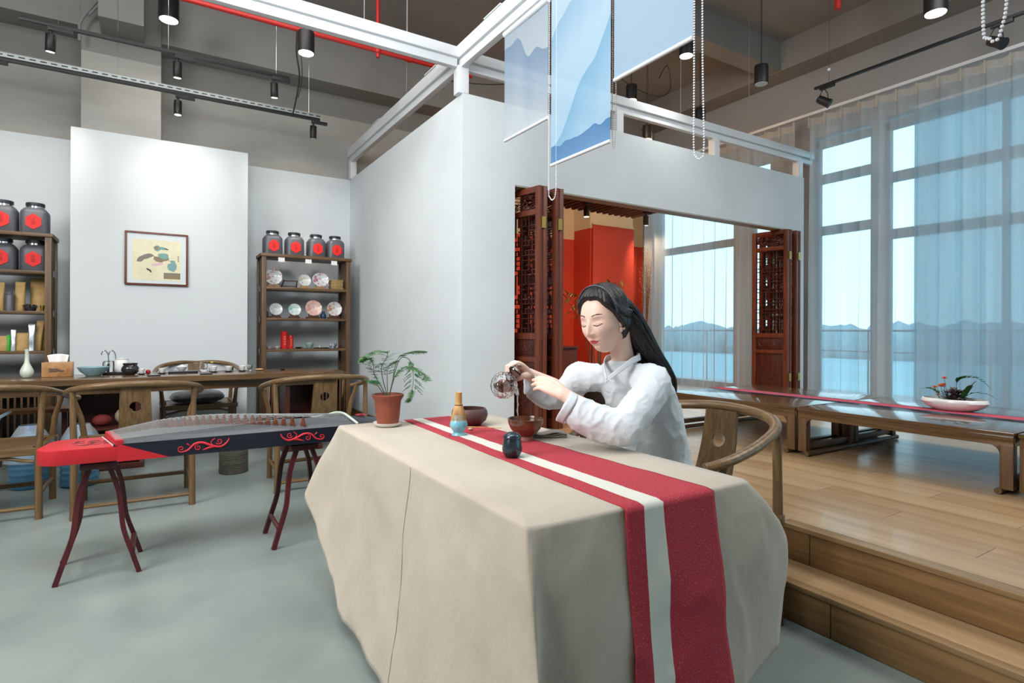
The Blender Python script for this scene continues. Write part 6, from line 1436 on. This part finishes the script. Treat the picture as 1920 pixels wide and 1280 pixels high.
# ------------------------------------------------------------------ glass pot and the pouring water
M_pot = mat('pressed_glass', (1, 1, 1), .015, trans=1.0, ior=1.42)
gp = thing('glass_teapot', 'small round bumpy glass teapot held over the brown bowl', 'teapot', (1.205, 1.995, .977))
m = MB()
def potp(u, v):
    th = pi * (.04 + .92 * v); ph = 2 * pi * u; bmp = .0028 * (sin(ph * 9 + (int(v * 7) % 2) * pi) * sin(v * pi * 7)); r = .0535 + bmp
    return (r * sin(th) * cos(ph), r * sin(th) * sin(ph), r * cos(th) * .98)
m.grid(potp, 72, 40, closed=True); m.build('glass_body', M_pot, gp, ang=180, solid=.003)
dn = Vector((.040, -.019, .054)).normalized(); m = MB(); m.tube([dn * .045, dn * .058, dn * .066, dn * .078, dn * .088], [.020, .018, .028, .029, .012], 24); m.build('lid', M_pot, gp, ang=60); m = MB(); m.ball(tuple(dn * .098), .012, 14, 10); m.build('lid_knob', M_pot, gp)
m = MB(); m.tube(catmull([(.038, -.022, -.01), (.045, -.028, -.022), (.047, -.030, -.040)], 5), [.011 - .0005 * i for i in range(11)], 14); m.build('spout', M_pot, gp)
m = MB(); m.ball((0, 0, -.004), .04, 24, 12, (1, 1, .7)); m.build('tea', mat('tea_liquid', rgb(190, 150, 140), .05, trans=.8, ior=1.33), gp)
ws = thing('water_stream', 'thin stream of water falling from the glass pot into the brown bowl', 'water', (1.254, 1.964, .80))
P_ = [(-.002 + .0008 * sin(k * 2.3), .0015 * sin(k * 1.7), .136 - .0125 * k) for k in range(12)]; MB().tube([(q[0], q[1], q[2]) for q in P_], [.0032 + .0007 * sin(k * 2.9) for k in range(12)], 10).build('stream', M_pot, ws)

# ------------------------------------------------------------------ plants in the inner room
M_bl = mat('bamboo_leaf', rgb(112, 124, 48), .55, col2=rgb(70, 92, 40), nscale=(14, 14, 14))
pp = thing('potted_bamboo', 'leafy bamboo plant standing in a pot in the red inner room', 'plant', (4.45, 5.25, .321)); rnd = random.Random(31)
MB().lathe([(.001, 0), (.12, 0), (.15, .05), (.17, .30), (.18, .33), (.16, .33), (.15, .28), (.001, .27)], n=28).build('pot', mat('dark_stoneware', rgb(60, 52, 48), .5), pp, ang=50)
for k in range(9):
    a = rnd.uniform(0, 6.3); h = rnd.uniform(.85, 1.32); r = rnd.uniform(.15, .48); P = catmull([(.05 * cos(a), .05 * sin(a), .28), (.3 * r * cos(a), .3 * r * sin(a), .28 + h * .5), (.7 * r * cos(a), .7 * r * sin(a), .28 + h * .85), (r * cos(a), r * sin(a), .28 + h)], 5)
    MB().tube(P, [.006 - .0003 * i for i in range(len(P))], 6).build('cane', M_stem, pp)
    m = MB()
    for q in range(26):
        i = rnd.randint(len(P) // 2, len(P) - 1); b0 = P[i] + Vector((rnd.uniform(-.05, .05), rnd.uniform(-.05, .05), rnd.uniform(-.04, .04))); leaf(m, b0, (rnd.uniform(-1, 1), rnd.uniform(-1, 1), rnd.uniform(-.5, .4)), rnd.uniform(.08, .14), .018, .35)
    m.build('leaves', M_bl, pp, smooth=False)
db_ = thing('dried_branch_arrangement', 'airy dried branches glowing in lamplight beside the red banner', 'plant', (6.93, 6.88, .321)); m = MB(); fl = MB()
MB().lathe([(.001, 0), (.10, 0), (.13, .1), (.12, .5), (.06, .85), (.05, .95), (.04, .95), (.001, .5)], n=24).build('vase', mat('brown_vase', rgb(86, 60, 44), .4), db_, ang=60)
for k in range(26):
    a = rnd.uniform(0, 6.3); r = rnd.uniform(.03, .13); h = rnd.uniform(1.6, 2.3); P = catmull([(0, 0, .9), (r * .4 * cos(a), r * .4 * sin(a), h * .75), (r * cos(a), r * sin(a) * .8, h)], 4); m.tube(P, .0022, 4)
    for q in range(9):
        b0 = P[-1 - q % 5] + Vector((rnd.uniform(-.04, .04), rnd.uniform(-.05, .05), rnd.uniform(-.08, .06))); m.tube([P[-1 - q % 5], b0], .001, 3); fl.ball(tuple(b0), .006, 5, 4)
m.build('twigs', mat('dry_twig', rgb(120, 84, 50), .8), db_); fl.build('dried_flowers', mat('dried_flower', rgb(226, 186, 120), .8), db_, kind='stuff')
wt = thing('side_cabinet', 'low wooden cabinet with a small pale box behind the woman in the red room', 'cabinet', (4.9, 7.0, .321)); MB().box(-.5, .5, -.2, .2, .0, .62).build('body', M_rose, wt, bevel=.004); MB().box(-.53, .53, -.22, .22, .62, .65).build('top', M_rose_l, wt, bevel=.004)
for x in (-.26, .26): MB().box(x - .22, x + .22, -.215, -.2, .1, .58).build('door', M_rose_l, wt, bevel=.003)
tag(MB().box(3.60, 3.68, 5.72, 5.80, .93, 1.02).build('small_box', mat('pale_box', rgb(210, 170, 110), .6), bevel=.003), 'small pale box on the dark stool behind the folding doors', 'box')
s_ = thing('plant_stool', 'dark square stool behind the left folding doors', 'stool', (3.64, 5.76, .321)); MB().box(-.16, .16, -.16, .16, .575, .608).build('seat', M_rose, s_, bevel=.004)
for x in (-.13, .13):
    for y in (-.13, .13): MB().box(x - .016, x + .016, y - .016, y + .016, 0, .575).build('leg', M_rose, s_)
